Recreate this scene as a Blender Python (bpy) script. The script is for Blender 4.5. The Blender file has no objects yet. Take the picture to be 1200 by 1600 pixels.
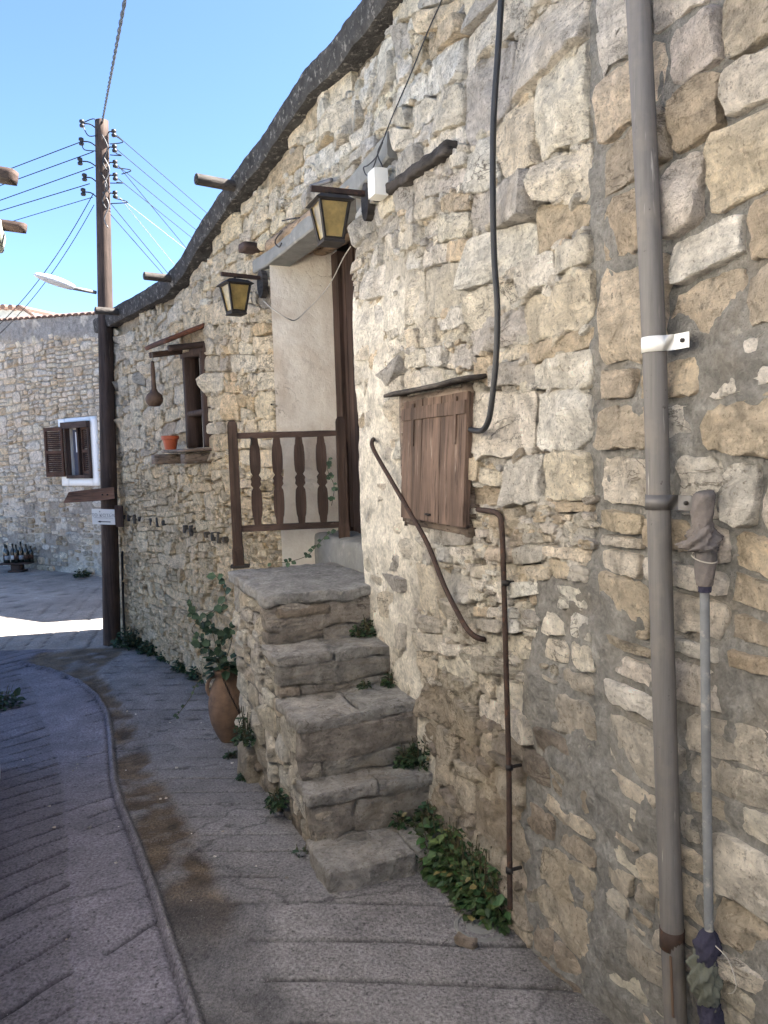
import bpy, bmesh, math, random
import numpy as np
from mathutils import Vector, Matrix, Euler
random.seed(7); rng = np.random.default_rng(11)
C = bpy.context.scene.collection
SC = bpy.context.scene

# ------------------------------------------------------------------ camera
EYE = 1.6; F = 1200.0
cam_d = bpy.data.cameras.new('camera'); cam = bpy.data.objects.new('camera', cam_d); C.objects.link(cam)
cam_d.sensor_fit = 'VERTICAL'; cam_d.sensor_height = 32.0; cam_d.lens = 24.0
cam_d.clip_start = 0.05; cam_d.clip_end = 500
CAMR = Euler((math.radians(90 - 4.48), 0, 0)).to_matrix() @ Matrix.Rotation(math.radians(-1.8), 3, 'Z')
cam.matrix_world = Matrix.Translation((0, 0, EYE)) @ CAMR.to_4x4()
SC.camera = cam

# ------------------------------------------------------------------ sky, sun, exposure
SUN_EL = math.radians(47); SUN_AZ = math.radians(77)      # azimuth from +Y towards +X
wd = bpy.data.worlds.new('World'); SC.world = wd; wd.use_nodes = True
wn = wd.node_tree; sky = wn.nodes.new('ShaderNodeTexSky'); sky.sky_type = 'NISHITA'; sky.sun_disc = False
sky.sun_elevation = SUN_EL; sky.sun_rotation = SUN_AZ; sky.altitude = 2200; sky.air_density = 1.0; sky.dust_density = 4.5; sky.ozone_density = 6.0
wn.links.new(sky.outputs[0], wn.nodes['Background'].inputs[0]); wn.nodes['Background'].inputs[1].default_value = 0.05
sl = bpy.data.lights.new('sun', 'SUN'); so = bpy.data.objects.new('sun', sl); C.objects.link(so)
sl.energy = 5.0; sl.angle = math.radians(0.5); sl.color = (1.0, 0.96, 0.90)
sdir = Vector((math.sin(SUN_AZ) * math.cos(SUN_EL), math.cos(SUN_AZ) * math.cos(SUN_EL), math.sin(SUN_EL)))
so.rotation_euler = sdir.to_track_quat('Z', 'Y').to_euler(); so.location = (8, 2, 12)
SC.view_settings.view_transform = 'Standard'; SC.view_settings.look = 'None'
SC.view_settings.exposure = 3.2; SC.view_settings.gamma = 1.0
SC.cycles.max_bounces = 8; SC.cycles.diffuse_bounces = 5

# ------------------------------------------------------------------ numpy noise
def _h(i, j, k):
    n = (i * 374761393 + j * 668265263 + k * 2147483647 + 1013904223) & 0xffffffff
    n = ((n ^ (n >> 13)) * 1274126177) & 0xffffffff
    n = ((n ^ (n >> 16)) * 2246822519) & 0xffffffff
    return ((n ^ (n >> 15)) & 0xffffff) / float(0xffffff) * 2 - 1
def vnoise(p):
    p = np.asarray(p, float); i = np.floor(p).astype(np.int64); f = p - i; f = f * f * (3 - 2 * f)
    x, y, z = i[..., 0], i[..., 1], i[..., 2]; u, v, w = f[..., 0], f[..., 1], f[..., 2]
    def L(a, b, t): return a + (b - a) * t
    return L(L(L(_h(x, y, z), _h(x+1, y, z), u), L(_h(x, y+1, z), _h(x+1, y+1, z), u), v),
             L(L(_h(x, y, z+1), _h(x+1, y, z+1), u), L(_h(x, y+1, z+1), _h(x+1, y+1, z+1), u), v), w)
def fbm(p, o=4, g=0.5):
    p = np.asarray(p, float); a = 1.0; t = 0; s = 0
    for k in range(o):
        t = t + a * vnoise(p * 2.03 ** k + 17.3 * k); s += a; a *= g
    return t / s
def n2(a, b, sc, seed=0.0, o=3): return fbm(np.stack([np.asarray(a) * sc, np.asarray(b) * sc, np.zeros_like(np.asarray(a, float)) + seed], -1), o)
def sstep(a, b, x): t = np.clip((np.asarray(x, float) - a) / (b - a), 0, 1); return t * t * (3 - 2 * t)

# ------------------------------------------------------------------ picture geometry: rays through the lens, met with real planes
def ray(px, py): return (CAMR @ Vector(((px - 600) / F, -(py - 800) / F, -1.0)))
def at_depth(px, py, y): d = ray(px, py); return Vector((d.x * y / d.y, y, EYE + d.z * y / d.y))
def at_z(px, py, z): d = ray(px, py); t = (z - EYE) / d.z; return Vector((d.x * t, d.y * t, z))
CI = CAMR.transposed()
def project(P):
    P = np.asarray(P, float); q = (P - np.array([0, 0, EYE])) @ np.array(CI).T
    return 600 + F * q[..., 0] / -q[..., 2], 800 - F * q[..., 1] / -q[..., 2]
def zg(x, y): return -0.17 * sstep(2.6, 4.9, y) + 0.0 * np.asarray(x, float)
def on_ground(px, py):
    p = at_z(px, py, 0.0)
    for _ in range(8): p = at_z(px, py, float(zg(p.x, p.y)))
    return p

# ------------------------------------------------------------------ materials
class NT:
    def __init__(s, name):
        s.m = bpy.data.materials.new(name); s.m.use_nodes = True; s.t = s.m.node_tree; s.b = s.t.nodes['Principled BSDF']
        s.pos = s.n('ShaderNodeNewGeometry').outputs['Position']
    def n(s, ty, ins=None, **props):
        nd = s.t.nodes.new(ty)
        for k, v in props.items(): setattr(nd, k, v)
        for k, v in (ins or {}).items():
            if isinstance(v, bpy.types.NodeSocket): s.t.links.new(v, nd.inputs[k])
            else: nd.inputs[k].default_value = v
        return nd
    def noise(s, scale, detail=4, rough=0.55, vec=None, dist=0.0):
        return s.n('ShaderNodeTexNoise', {'Vector': vec or s.pos, 'Scale': scale, 'Detail': detail, 'Roughness': rough, 'Distortion': dist}).outputs['Fac']
    def vor(s, scale, vec=None, feature='F1'): return s.n('ShaderNodeTexVoronoi', {'Vector': vec or s.pos, 'Scale': scale}, feature=feature).outputs['Distance']
    def mapv(s, sc, vec=None, rot=(0, 0, 0)): return s.n('ShaderNodeMapping', {'Vector': vec or s.pos, 'Scale': sc, 'Rotation': rot}).outputs[0]
    def ramp(s, f, a, b, lo=0.0, hi=1.0): return s.n('ShaderNodeMapRange', {'Value': f, 'From Min': a, 'From Max': b, 'To Min': lo, 'To Max': hi}).outputs[0]
    def math(s, op, a, b=0.0): return s.n('ShaderNodeMath', {0: a, 1: b}, operation=op).outputs[0]
    def mix(s, f, a, b, mode='MIX'):
        nd = s.n('ShaderNodeMix', None, data_type='RGBA', blend_type=mode)
        for i, v in ((0, f), (6, a), (7, b)):
            if isinstance(v, bpy.types.NodeSocket): s.t.links.new(v, nd.inputs[i])
            else: nd.inputs[i].default_value = v if i == 0 else (*v[:3], 1)
        return nd.outputs[2]
    def scale(s, col, f): return s.n('ShaderNodeVectorMath', {0: col, 'Scale': f}, operation='SCALE').outputs[0]
    def attr(s, name='tint'): return s.n('ShaderNodeAttribute', None, attribute_name=name)
    def bump(s, h, strength, dist, normal=None):
        nd = s.n('ShaderNodeBump', {'Height': h, 'Strength': strength, 'Distance': dist})
        if normal is not None: s.t.links.new(normal, nd.inputs['Normal'])
        return nd.outputs[0]
    def out(s, col=None, rough=None, nor=None, **kw):
        for k, v in (('Base Color', col), ('Roughness', rough), ('Normal', nor)):
            if v is None: continue
            if isinstance(v, bpy.types.NodeSocket): s.t.links.new(v, s.b.inputs[k])
            else: s.b.inputs[k].default_value = (*v[:3], 1) if k == 'Base Color' else v
        for k, v in kw.items(): s.b.inputs[k.replace('_', ' ')].default_value = v
        return s.m

def mat_stone():
    g = NT('limestone'); t = g.attr().outputs['Color']
    big = g.noise(3.2, 5, 0.6); med = g.noise(15, 8, 0.72, dist=0.5); fine = g.noise(80, 5, 0.65)
    strata = g.noise(7, 6, 0.66, g.mapv((1, 1, 6.5), rot=(0.16, 0.1, 0)), 1.0)
    ridge = g.math('ABSOLUTE', g.math('SUBTRACT', g.noise(5.5, 7, 0.62, g.mapv((1, 1, 2.2)), 0.6), 0.5))
    crack = g.math('MULTIPLY', g.ramp(ridge, 0.0, 0.018, 1, 0), g.ramp(g.noise(3.0, 3), 0.53, 0.63))
    c = g.scale(t, g.ramp(med, 0.28, 0.72, 0.45, 1.46))
    c = g.mix(g.ramp(big, 0.54, 0.74, 0, 0.42), c, g.mix(0.6, t, (0.56, 0.42, 0.25)))
    c = g.mix(g.ramp(strata, 0.57, 0.70, 0, 0.5), c, (0.32, 0.265, 0.20))
    lich = g.noise(21, 6, 0.7)
    c = g.mix(g.math('MULTIPLY', g.ramp(lich, 0.56, 0.66), g.ramp(g.noise(2.3, 3), 0.45, 0.6, 0, 0.68)), c, (0.165, 0.15, 0.13))
    c = g.mix(g.ramp(g.noise(33, 6, 0.65), 0.57, 0.68, 0, 0.6), c, g.scale(t, 1.4))
    c = g.mix(g.ramp(fine, 0.56, 0.68, 0, 0.62), c, (0.15, 0.115, 0.08))
    c = g.mix(g.math('MULTIPLY', crack, 0.8), c, (0.10, 0.078, 0.055))
    nb = g.bump(strata, 1.0, 0.05); nb = g.bump(med, 1.0, 0.045, nb); nb = g.bump(crack, 0.8, -0.012, nb); nb = g.bump(g.noise(42, 6, 0.72), 1.0, 0.018, nb)
    nb = g.bump(g.noise(170, 3, 0.6), 0.5, 0.003, nb)
    return g.out(c, 0.92, nb, Specular_IOR_Level=0.15)
def mat_mortar():
    g = NT('lime_mortar'); t = g.attr().outputs['Color']
    med = g.noise(11, 8, 0.72); fine = g.noise(60, 5, 0.68); big = g.noise(2.6, 4)
    c = g.scale(t, g.ramp(med, 0.25, 0.75, 0.42, 1.48)); c = g.scale(c, g.ramp(fine, 0.3, 0.7, 0.7, 1.25))
    c = g.mix(g.ramp(big, 0.55, 0.72, 0, 0.4), c, (0.33, 0.25, 0.16))
    c = g.mix(g.ramp(g.noise(36, 4, 0.6), 0.64, 0.72, 0, 0.5), c, (0.55, 0.5, 0.42))
    nb = g.bump(med, 1.0, 0.045); nb = g.bump(fine, 1.0, 0.015, nb); nb = g.bump(g.noise(210, 3, 0.6), 0.5, 0.0018, nb)
    return g.out(c, 0.95, nb, Specular_IOR_Level=0.15)
def mat_road():
    g = NT('grooved_concrete'); t = g.attr().outputs['Color']; wet = g.attr('wet').outputs['Fac']
    med = g.noise(7, 6, 0.65); fine = g.noise(95, 4, 0.65); big = g.noise(1.6, 4)
    c = g.scale(t, g.ramp(med, 0.25, 0.75, 0.75, 1.22)); c = g.scale(c, g.ramp(big, 0.3, 0.7, 0.8, 1.15))
    c = g.scale(c, g.ramp(fine, 0.3, 0.7, 0.45, 1.5))
    v = g.vor(115); c = g.mix(g.math('MULTIPLY', g.ramp(v, 0.28, 0.12), g.ramp(g.noise(23, 2), 0.52, 0.6, 0, 0.55)), c, (0.42, 0.40, 0.37))
    c = g.mix(g.ramp(g.noise(48, 3), 0.64, 0.70, 0, 0.7), c, (0.035, 0.033, 0.033))
    nb = g.bump(med, 0.5, 0.02); nb = g.bump(fine, 1.0, 0.009, nb); nb = g.bump(g.ramp(v, 0.0, 0.4, 1, 0), 0.5, 0.004, nb)
    return g.out(c, g.ramp(wet, 0, 1, 0.86, 0.5), nb, Specular_IOR_Level=0.3)
def mat_plain(name, col, rough=0.8, var=0.25, sc=14, bump=0.3, bd=0.004, metal=0.0, spec=0.3, stain=None, st=(0.55, 0.68), ssc=9):
    g = NT(name); c = g.scale(g.n('ShaderNodeRGB').outputs[0], g.ramp(g.noise(sc, 6, 0.65), 0.25, 0.75, 1 - var, 1 + var))
    for nd in g.t.nodes:
        if nd.type == 'RGB': nd.outputs[0].default_value = (*col, 1)
    if stain: c = g.mix(g.ramp(g.noise(ssc, 6, 0.68), st[0], st[1], 0, 0.85), c, stain)
    return g.out(c, rough, g.bump(g.noise(sc * 4, 5, 0.65), bump, bd), Metallic=metal, Specular_IOR_Level=spec)
def mat_wood(name, col, axis='z', dark=(0.03, 0.02, 0.014), worn=(0.30, 0.25, 0.2), wornamt=0.35):
    g = NT(name); s = {'z': (1, 1, 0.06), 'x': (0.06, 1, 1), 'y': (1, 0.06, 1), 'h': (0.25, 0.25, 1)}[axis]
    gr = g.noise(70, 5, 0.65, g.mapv(s)); lg = g.noise(16, 4, 0.6, g.mapv(s))
    rgb = g.n('ShaderNodeRGB'); rgb.outputs[0].default_value = (*col, 1)
    c = g.scale(rgb.outputs[0], g.ramp(lg, 0.3, 0.7, 0.5, 1.6)); c = g.scale(c, g.ramp(g.noise(3.5, 4), 0.3, 0.7, 0.7, 1.3)); c = g.mix(g.ramp(gr, 0.52, 0.64, 0, 0.85), c, dark)
    c = g.mix(g.math('MULTIPLY', g.ramp(g.noise(55, 4, 0.6, g.mapv(s)), 0.6, 0.7), g.ramp(g.noise(5, 4), 0.45, 0.65, 0, wornamt)), c, worn)
    return g.out(c, 0.82, g.bump(gr, 0.8, 0.005, g.bump(lg, 0.7, 0.010)), Specular_IOR_Level=0.25)
def mat_leaf(name, col):
    g = NT(name); t = g.attr().outputs['Color']; rgb = g.n('ShaderNodeRGB'); rgb.outputs[0].default_value = (*col, 1)
    c = g.mix(1.0, rgb.outputs[0], t, 'MULTIPLY'); c = g.scale(c, g.ramp(g.noise(30, 3), 0.3, 0.7, 0.75, 1.25))
    return g.out(c, 0.6, g.bump(g.noise(120, 2), 0.2, 0.002), Specular_IOR_Level=0.3)
MS = mat_stone(); MM = mat_mortar(); MR = mat_road()
MEAVE = mat_plain('bitumen_ledge', (0.055, 0.051, 0.048), 0.92, 0.55, 14, 0.9, 0.012, stain=(0.27, 0.25, 0.22), st=(0.55, 0.68), ssc=30, spec=0.1)
MCEM = mat_plain('grey_cement', (0.20, 0.195, 0.18), 0.9, 0.28, 9, 0.6, 0.006, stain=(0.33, 0.31, 0.27), st=(0.58, 0.75), ssc=14)
MPLAS0 = mat_plain('old_plaster', (0.74, 0.67, 0.57), 0.92, 0.16, 6, 0.8, 0.012, stain=(0.40, 0.31, 0.21), st=(0.60, 0.78), ssc=5)
def mat_plaster():
    g = NT('cracked_plaster'); n1 = g.noise(6, 7, 0.7); st = g.noise(2.2, 5, 0.65)
    rg = g.math('ABSOLUTE', g.math('SUBTRACT', g.noise(3.2, 6, 0.6, None, 0.8), 0.5)); ck = g.math('MULTIPLY', g.ramp(rg, 0.0, 0.006, 0.7, 0), g.ramp(g.noise(1.6, 2), 0.56, 0.64))
    c = g.mix(g.ramp(n1, 0.35, 0.7), (0.80, 0.74, 0.64), (0.66, 0.57, 0.46)); c = g.mix(g.ramp(st, 0.55, 0.68, 0, 0.55), c, (0.50, 0.40, 0.30))
    c = g.mix(g.ramp(g.noise(5, 7, 0.7), 0.60, 0.70, 0, 0.55), c, (0.42, 0.35, 0.27)); c = g.mix(ck, c, (0.20, 0.15, 0.11))
    return g.out(c, 0.93, g.bump(g.noise(40, 5, 0.7), 0.6, 0.006, g.bump(ck, 0.8, -0.008, g.bump(n1, 0.8, 0.015))), Specular_IOR_Level=0.15)
MPLAS = mat_plaster()
def mat_pipe():
    g = NT('weathered_pipe'); v = g.mapv((1, 1, 0.035)); a = g.noise(60, 5, 0.7, v); b = g.noise(7, 5, 0.65)
    c = g.mix(g.ramp(a, 0.3, 0.7), (0.105, 0.098, 0.094), (0.165, 0.155, 0.147)); c = g.mix(g.ramp(b, 0.5, 0.7, 0, 0.6), c, (0.20, 0.175, 0.15))
    c = g.mix(g.math('MULTIPLY', g.ramp(g.noise(110, 3, 0.6, v), 0.64, 0.70), g.ramp(g.noise(3, 3), 0.5, 0.62, 0, 0.8)), c, (0.42, 0.40, 0.37))
    c = g.mix(g.ramp(g.noise(55, 4, 0.6), 0.68, 0.73, 0, 0.8), c, (0.06, 0.05, 0.045))
    return g.out(c, 0.62, g.bump(b, 0.3, 0.006, g.bump(g.noise(90, 3), 0.15, 0.001)), Metallic=0.15, Specular_IOR_Level=0.3)
MPIPE2 = mat_pipe()
MWHITE = mat_plain('white_paint', (0.78, 0.77, 0.74), 0.6, 0.05, 6, 0.15, 0.002, stain=(0.55, 0.52, 0.47), st=(0.66, 0.8))
MPALE = mat_plain('pale_limewash', (0.80, 0.76, 0.69), 0.9, 0.12, 5, 0.6, 0.01)
MPIPE = mat_plain('galvanised_pipe', (0.135, 0.127, 0.122), 0.55, 0.14, 5, 0.12, 0.001, metal=0.25, spec=0.4, stain=(0.20, 0.185, 0.17), st=(0.56, 0.75), ssc=30)
MRUST = mat_plain('rusty_iron', (0.042, 0.026, 0.020), 0.8, 0.45, 30, 0.5, 0.002, stain=(0.10, 0.045, 0.025), st=(0.54, 0.68), ssc=40)
MRUSTY = mat_plain('rust_stain', (0.115, 0.072, 0.048), 0.8, 0.3, 20, 0.2, 0.001)
MBLACK = mat_plain('black_rubber', (0.018, 0.018, 0.020), 0.5, 0.2, 20, 0.1, 0.001, spec=0.4)
MIRON = mat_plain('dark_iron', (0.03, 0.026, 0.024), 0.6, 0.3, 30, 0.3, 0.001, metal=0.3)
MDARK = mat_plain('interior_shade', (0.012, 0.011, 0.010), 0.9)  # near-black, paints the shade of unlit rooms behind the openings
MGLASS = mat_plain('amber_glass', (0.20, 0.145, 0.055), 0.25, 0.28, 9, 0.25, 0.003, spec=0.5, stain=(0.075, 0.055, 0.028), st=(0.48, 0.72), ssc=16)
def mat_amber():
    g = NT('dirty_amber_pane'); n = g.noise(14, 5, 0.65); c = g.mix(g.ramp(n, 0.4, 0.7), (0.62, 0.46, 0.17), (0.22, 0.155, 0.06))
    return g.out(c, 0.32, g.bump(g.noise(30, 3), 0.3, 0.003), Transmission_Weight=0.6, Specular_IOR_Level=0.5)
MAMBER = mat_amber()
MPANE = mat_plain('window_glass', (0.07, 0.075, 0.10), 0.12, 0.1, 4, 0.02, 0.001, spec=0.6)
MCURT = mat_plain('curtain', (0.62, 0.62, 0.62), 0.9, 0.1)
MBOX = mat_plain('white_plastic', (0.66, 0.64, 0.58), 0.45, 0.06, 8, 0.08, 0.001)
MLAMP = mat_plain('lamp_white', (0.72, 0.73, 0.74), 0.4, 0.05)
MTERRA = mat_plain('terracotta', (0.20, 0.125, 0.082), 0.9, 0.3, 9, 0.4, 0.003, stain=(0.085, 0.062, 0.050), st=(0.45, 0.65), ssc=7)
MTILE = mat_plain('roof_tile', (0.11, 0.068, 0.054), 0.85, 0.3, 9, 0.4, 0.003, stain=(0.12, 0.08, 0.06), st=(0.55, 0.72))
MPOTP = mat_plain('orange_plastic', (0.34, 0.075, 0.03), 0.5, 0.1)
MCLOTH = mat_plain('grey_rag', (0.155, 0.135, 0.125), 0.95, 0.22, 24, 0.9, 0.006, stain=(0.09, 0.085, 0.085), st=(0.5, 0.7))
MCLOTHB = mat_plain('navy_rag', (0.035, 0.033, 0.055), 0.95, 0.2, 24, 0.9, 0.006)
MCLOTHG = mat_plain('olive_rag', (0.12, 0.125, 0.10), 0.95, 0.2, 24, 0.9, 0.006)
MWIRE = mat_plain('wire_metal', (0.03, 0.03, 0.03), 0.7, spec=0.1)
MWIREL = mat_plain('pale_wire', (0.25, 0.24, 0.23), 0.7)
MTHREAD = mat_plain('pale_string', (0.4, 0.37, 0.32), 0.8)
MINK = mat_plain('black_print', (0.015, 0.015, 0.015), 0.6)
MINKG = mat_plain('grey_print', (0.25, 0.26, 0.27), 0.6)
MBOTTLE = mat_plain('dark_bottle_glass', (0.010, 0.012, 0.008), 0.12, 0.1, spec=0.6)
MLABEL = mat_plain('bottle_label', (0.55, 0.55, 0.53), 0.6)
MGOURD = mat_plain('dried_gourd', (0.10, 0.062, 0.040), 0.7, 0.35, 14, 0.3, 0.003)
WPOLE = mat_wood('pole_wood', (0.058, 0.038, 0.029), 'z', worn=(0.24, 0.18, 0.13), wornamt=0.5)
WDARKZ = mat_wood('brown_timber_upright', (0.050, 0.031, 0.024), 'z', wornamt=0.25)
WDARKH = mat_wood('brown_timber_flat', (0.052, 0.033, 0.026), 'h', wornamt=0.25)
WSHUT = mat_wood('peeling_brown_board', (0.105, 0.070, 0.052), 'z', dark=(0.04, 0.026, 0.02), worn=(0.40, 0.33, 0.27), wornamt=0.9)
WRED = mat_wood('red_brown_plank', (0.11, 0.045, 0.026), 'h', wornamt=0.15)
WOLD = mat_wood('weathered_beam', (0.050, 0.042, 0.036), 'h', dark=(0.012, 0.010, 0.008), worn=(0.20, 0.18, 0.155), wornamt=0.6)
WGREY = mat_wood('grey_weathered_wood', (0.15, 0.115, 0.09), 'h', worn=(0.36, 0.33, 0.29), wornamt=0.6)
WSHL = mat_wood('shutter_paint', (0.055, 0.027, 0.017), 'h', wornamt=0.05)
MLEAF = mat_leaf('weed_leaf', (0.050, 0.085, 0.034)); MLEAFD = mat_leaf('ivy_leaf', (0.034, 0.062, 0.032))
MSTEM = mat_plain('plant_stem', (0.07, 0.06, 0.03), 0.8)

# ------------------------------------------------------------------ objects
WL = {}
def wloc(o): return WL[o.name] if o is not None else Vector((0, 0, 0))
def props(o, label=None, cat=None, group=None, kind=None):
    for k, v in (('label', label), ('category', cat), ('group', group), ('kind', kind)):
        if v: o[k] = v
    return o
def empty(name, loc, label, cat, group=None):
    o = bpy.data.objects.new(name, None); C.objects.link(o); o.location = loc; o.empty_display_size = 0.1; WL[o.name] = Vector(loc)
    return props(o, label, cat, group)
def put(name, V, Fc, mat, parent=None, smooth=0, tint=None, origin=None, attrs=None):
    V = np.asarray(V, float).reshape(-1, 3)
    if origin is None: origin = Vector(((V[:, 0].min() + V[:, 0].max()) / 2, (V[:, 1].min() + V[:, 1].max()) / 2, V[:, 2].min()))
    me = bpy.data.meshes.new(name); me.from_pydata((V - np.array(origin)).tolist(), [], Fc if isinstance(Fc, list) else Fc.tolist())
    me.materials.append(mat)
    if tint is not None:
        a = me.attributes.new('tint', 'FLOAT_COLOR', 'POINT'); tt = np.ones((len(V), 4)); tt[:, :3] = tint; a.data.foreach_set('color', tt.ravel())
    for k, v in (attrs or {}).items():
        a = me.attributes.new(k, 'FLOAT', 'POINT'); a.data.foreach_set('value', np.asarray(v, float))
    if smooth:
        me.polygons.foreach_set('use_smooth', [True] * len(me.polygons))
        if smooth > 1: me.set_sharp_from_angle(angle=math.radians(smooth))
    me.update()
    o = bpy.data.objects.new(name, me); C.objects.link(o); o.parent = parent; o.location = Vector(origin) - wloc(parent); WL[o.name] = Vector(origin)
    return o
def again(src, pos, parent=None, rz=0.0):                    # a copy sharing mesh data
    o = src.copy(); C.objects.link(o); o.parent = parent; o.location = Vector(pos) - wloc(parent); WL[o.name] = Vector(pos); o.rotation_euler = (0, 0, rz)
    return o
class MB:                                                     # collects shapes for one mesh
    def __init__(s): s.V = []; s.F = []
    def add(s, V, Fc):
        k = len(s.V); s.V += [tuple(v) for v in V]; s.F += [tuple(i + k for i in f) for f in Fc]; return s
    def box(s, c, ax, ay, az, sx, sy, sz):                    # centre, three unit axes, full sizes
        c = Vector(c); P = []
        for k in (-1, 1):
            for j in (-1, 1):
                for i in (-1, 1): P.append(c + ax * (i * sx / 2) + ay * (j * sy / 2) + az * (k * sz / 2))
        return s.add(P, [(0, 2, 3, 1), (4, 5, 7, 6), (0, 1, 5, 4), (2, 6, 7, 3), (0, 4, 6, 2), (1, 3, 7, 5)])
    def tube(s, pts, r, n=8, cap=True):
        pts = [Vector(p) for p in pts]; R = r if isinstance(r, (list, tuple)) else [r] * len(pts); V = []; Fc = []; up = None
        for i, p in enumerate(pts):
            t = (pts[min(i + 1, len(pts) - 1)] - pts[max(i - 1, 0)]).normalized()
            if up is None: up = Vector((0, 0, 1)) if abs(t.z) < 0.9 else Vector((1, 0, 0))
            a = t.cross(up).normalized(); b = a.cross(t).normalized(); up = b
            for k in range(n):
                w = 2 * math.pi * k / n; V.append(p + (a * math.cos(w) + b * math.sin(w)) * R[i])
        for i in range(len(pts) - 1):
            for k in range(n): Fc.append((i * n + k, i * n + (k + 1) % n, (i + 1) * n + (k + 1) % n, (i + 1) * n + k))
        if cap: Fc.append(tuple(range(n))[::-1]); Fc.append(tuple(range((len(pts) - 1) * n, len(pts) * n)))
        return s.add(V, Fc)
    def lathe(s, base, prof, n=20, axis=None, wob=0.0):
        axis = (axis or Vector((0, 0, 1))).normalized(); a = axis.orthogonal().normalized(); b = axis.cross(a); V = []; Fc = []
        for (r, h) in prof:
            for k in range(n):
                w = 2 * math.pi * k / n; rr = r * (1 + wob * math.sin(3 * w + h * 20)); V.append(Vector(base) + axis * h + (a * math.cos(w) + b * math.sin(w)) * rr)
        for i in range(len(prof) - 1):
            for k in range(n): Fc.append((i * n + k, i * n + (k + 1) % n, (i + 1) * n + (k + 1) % n, (i + 1) * n + k))
        Fc.append(tuple(range(n))[::-1]); Fc.append(tuple(range((len(prof) - 1) * n, len(prof) * n)))
        return s.add(V, Fc)
    def prism(s, pts, d):                                     # polygon (world points) extruded by vector d
        n = len(pts); V = [Vector(p) for p in pts] + [Vector(p) + d for p in pts]
        return s.add(V, [tuple(range(n))[::-1], tuple(range(n, 2 * n))] + [(i, (i + 1) % n, n + (i + 1) % n, n + i) for i in range(n)])
    def out(s, name, mat, parent=None, smooth=0, **k): return put(name, np.array([tuple(v) for v in s.V]), s.F, mat, parent, smooth, **k)
UX, UY, UZ = Vector((1, 0, 0)), Vector((0, 1, 0)), Vector((0, 0, 1))
def rough_box(c, ax, ay, az, sx, sy, sz, res=0.05, amp=0.008, rnd=0.02, seed=0.0, nsc=6.0):
    """a box with rounded, uneven edges: a subdivided shell pushed about by noise"""
    n = [max(2, int(math.ceil(q / res))) for q in (sx, sy, sz)]; half = np.array([sx, sy, sz]) / 2; idx = {}; V = []; Fc = []
    def vid(i, j, k):
        if (i, j, k) not in idx: idx[(i, j, k)] = len(V); V.append((i / n[0] * 2 - 1, j / n[1] * 2 - 1, k / n[2] * 2 - 1))
        return idx[(i, j, k)]
    for d in range(3):
        u, v = (d + 1) % 3, (d + 2) % 3
        for side in (0, n[d]):
            for a in range(n[u]):
                for b in range(n[v]):
                    q = []
                    for (da, db) in ((0, 0), (1, 0), (1, 1), (0, 1)):
                        t = [0, 0, 0]; t[d] = side; t[u] = a + da; t[v] = b + db; q.append(vid(*t))
                    Fc.append(tuple(q) if side else tuple(q[::-1]))
    V = np.array(V) * half
    r = min(rnd, half.min() * 0.9); inner = np.clip(V, -(half - r), half - r); dl = V - inner; L = np.linalg.norm(dl, axis=1, keepdims=True)
    V = inner + np.where(L > 1e-9, dl / np.maximum(L, 1e-9) * np.minimum(L, r), 0)
    W = np.array(c) + V[:, :1] * np.array(ax) + V[:, 1:2] * np.array(ay) + V[:, 2:] * np.array(az)
    nr = V / np.maximum(np.linalg.norm(V / half, axis=1, keepdims=True), 1e-6) / half.max()
    nz = np.stack([fbm(W * nsc + seed + 31 * k, 3) for k in range(3)], -1)
    return W + nz * amp, Fc

# ------------------------------------------------------------------ the house front: a bent line in plan, s metres along it, z up
KP = np.array([(1.443 - .4025 * 0.95, 0.95), (-0.0945, 3.82), (-0.64, 4.80), (2.78 - .7125 * 7.75, 7.75)])
KL = np.concatenate([[0], np.cumsum(np.linalg.norm(np.diff(KP, axis=0), axis=1))]); SEND = KL[-1]
_S = np.linspace(-0.5, SEND + 0.5, 1200)
def _raw(s): return np.interp(s, KL, KP[:, 0]), np.interp(s, KL, KP[:, 1])
_t = np.stack([np.interp(_S, KL, KP[:, 0]), np.interp(_S, KL, KP[:, 1])], -1)
_d = np.zeros_like(_t); seg = np.clip(np.searchsorted(KL, _S) - 1, 0, 2); dd = np.diff(KP, axis=0) / np.diff(KL)[:, None]; _d[:] = dd[seg]
_k = np.ones(41) / 41; _d = np.stack([np.convolve(np.pad(_d[:, i], 20, 'edge'), _k, 'valid') for i in (0, 1)], -1); _d /= np.linalg.norm(_d, axis=1, keepdims=True)
def wpos(s, z, h=0.0):
    s = np.asarray(s, float); tx = np.interp(s, _S, _d[:, 0]); ty = np.interp(s, _S, _d[:, 1]); x, y = _raw(s)
    return np.stack([x - ty * h, y + tx * h, np.asarray(z, float) + 0 * x], -1)      # outward = (-ty, tx)
def wn(s): q = wpos(s, 0, 1) - wpos(s, 0, 0); return Vector(q)
def wt(s): n_ = wn(s); return Vector((n_.y, -n_.x, 0))
def whit(px, py, off=0.0):
    d = ray(px, py)
    for i in range(3):
        a = Vector((*KP[i], 0)); t = Vector((*dd[i], 0)); n_ = Vector((-t.y, t.x, 0)); a2 = a + n_ * off
        k = (a2 - Vector((0, 0, 0))).dot(n_) / d.dot(n_)
        p = Vector((d.x * k, d.y * k, EYE + d.z * k)); s = (p - a2).dot(t) + KL[i]
        if k > 0 and (s <= KL[i + 1] + 1e-6 or i == 2) and (s >= KL[i] - 1e-6 or i == 0): return s, p.z
    return s, p.z
def wp(px, py, off=0.0): s, z = whit(px, py, off); return Vector(wpos(s, z, off))
EK = [whit(*q) for q in ((627, 10), (500, 153), (400, 287), (333, 377), (300, 432), (272, 463), (200, 500), (168, 517))]
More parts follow.
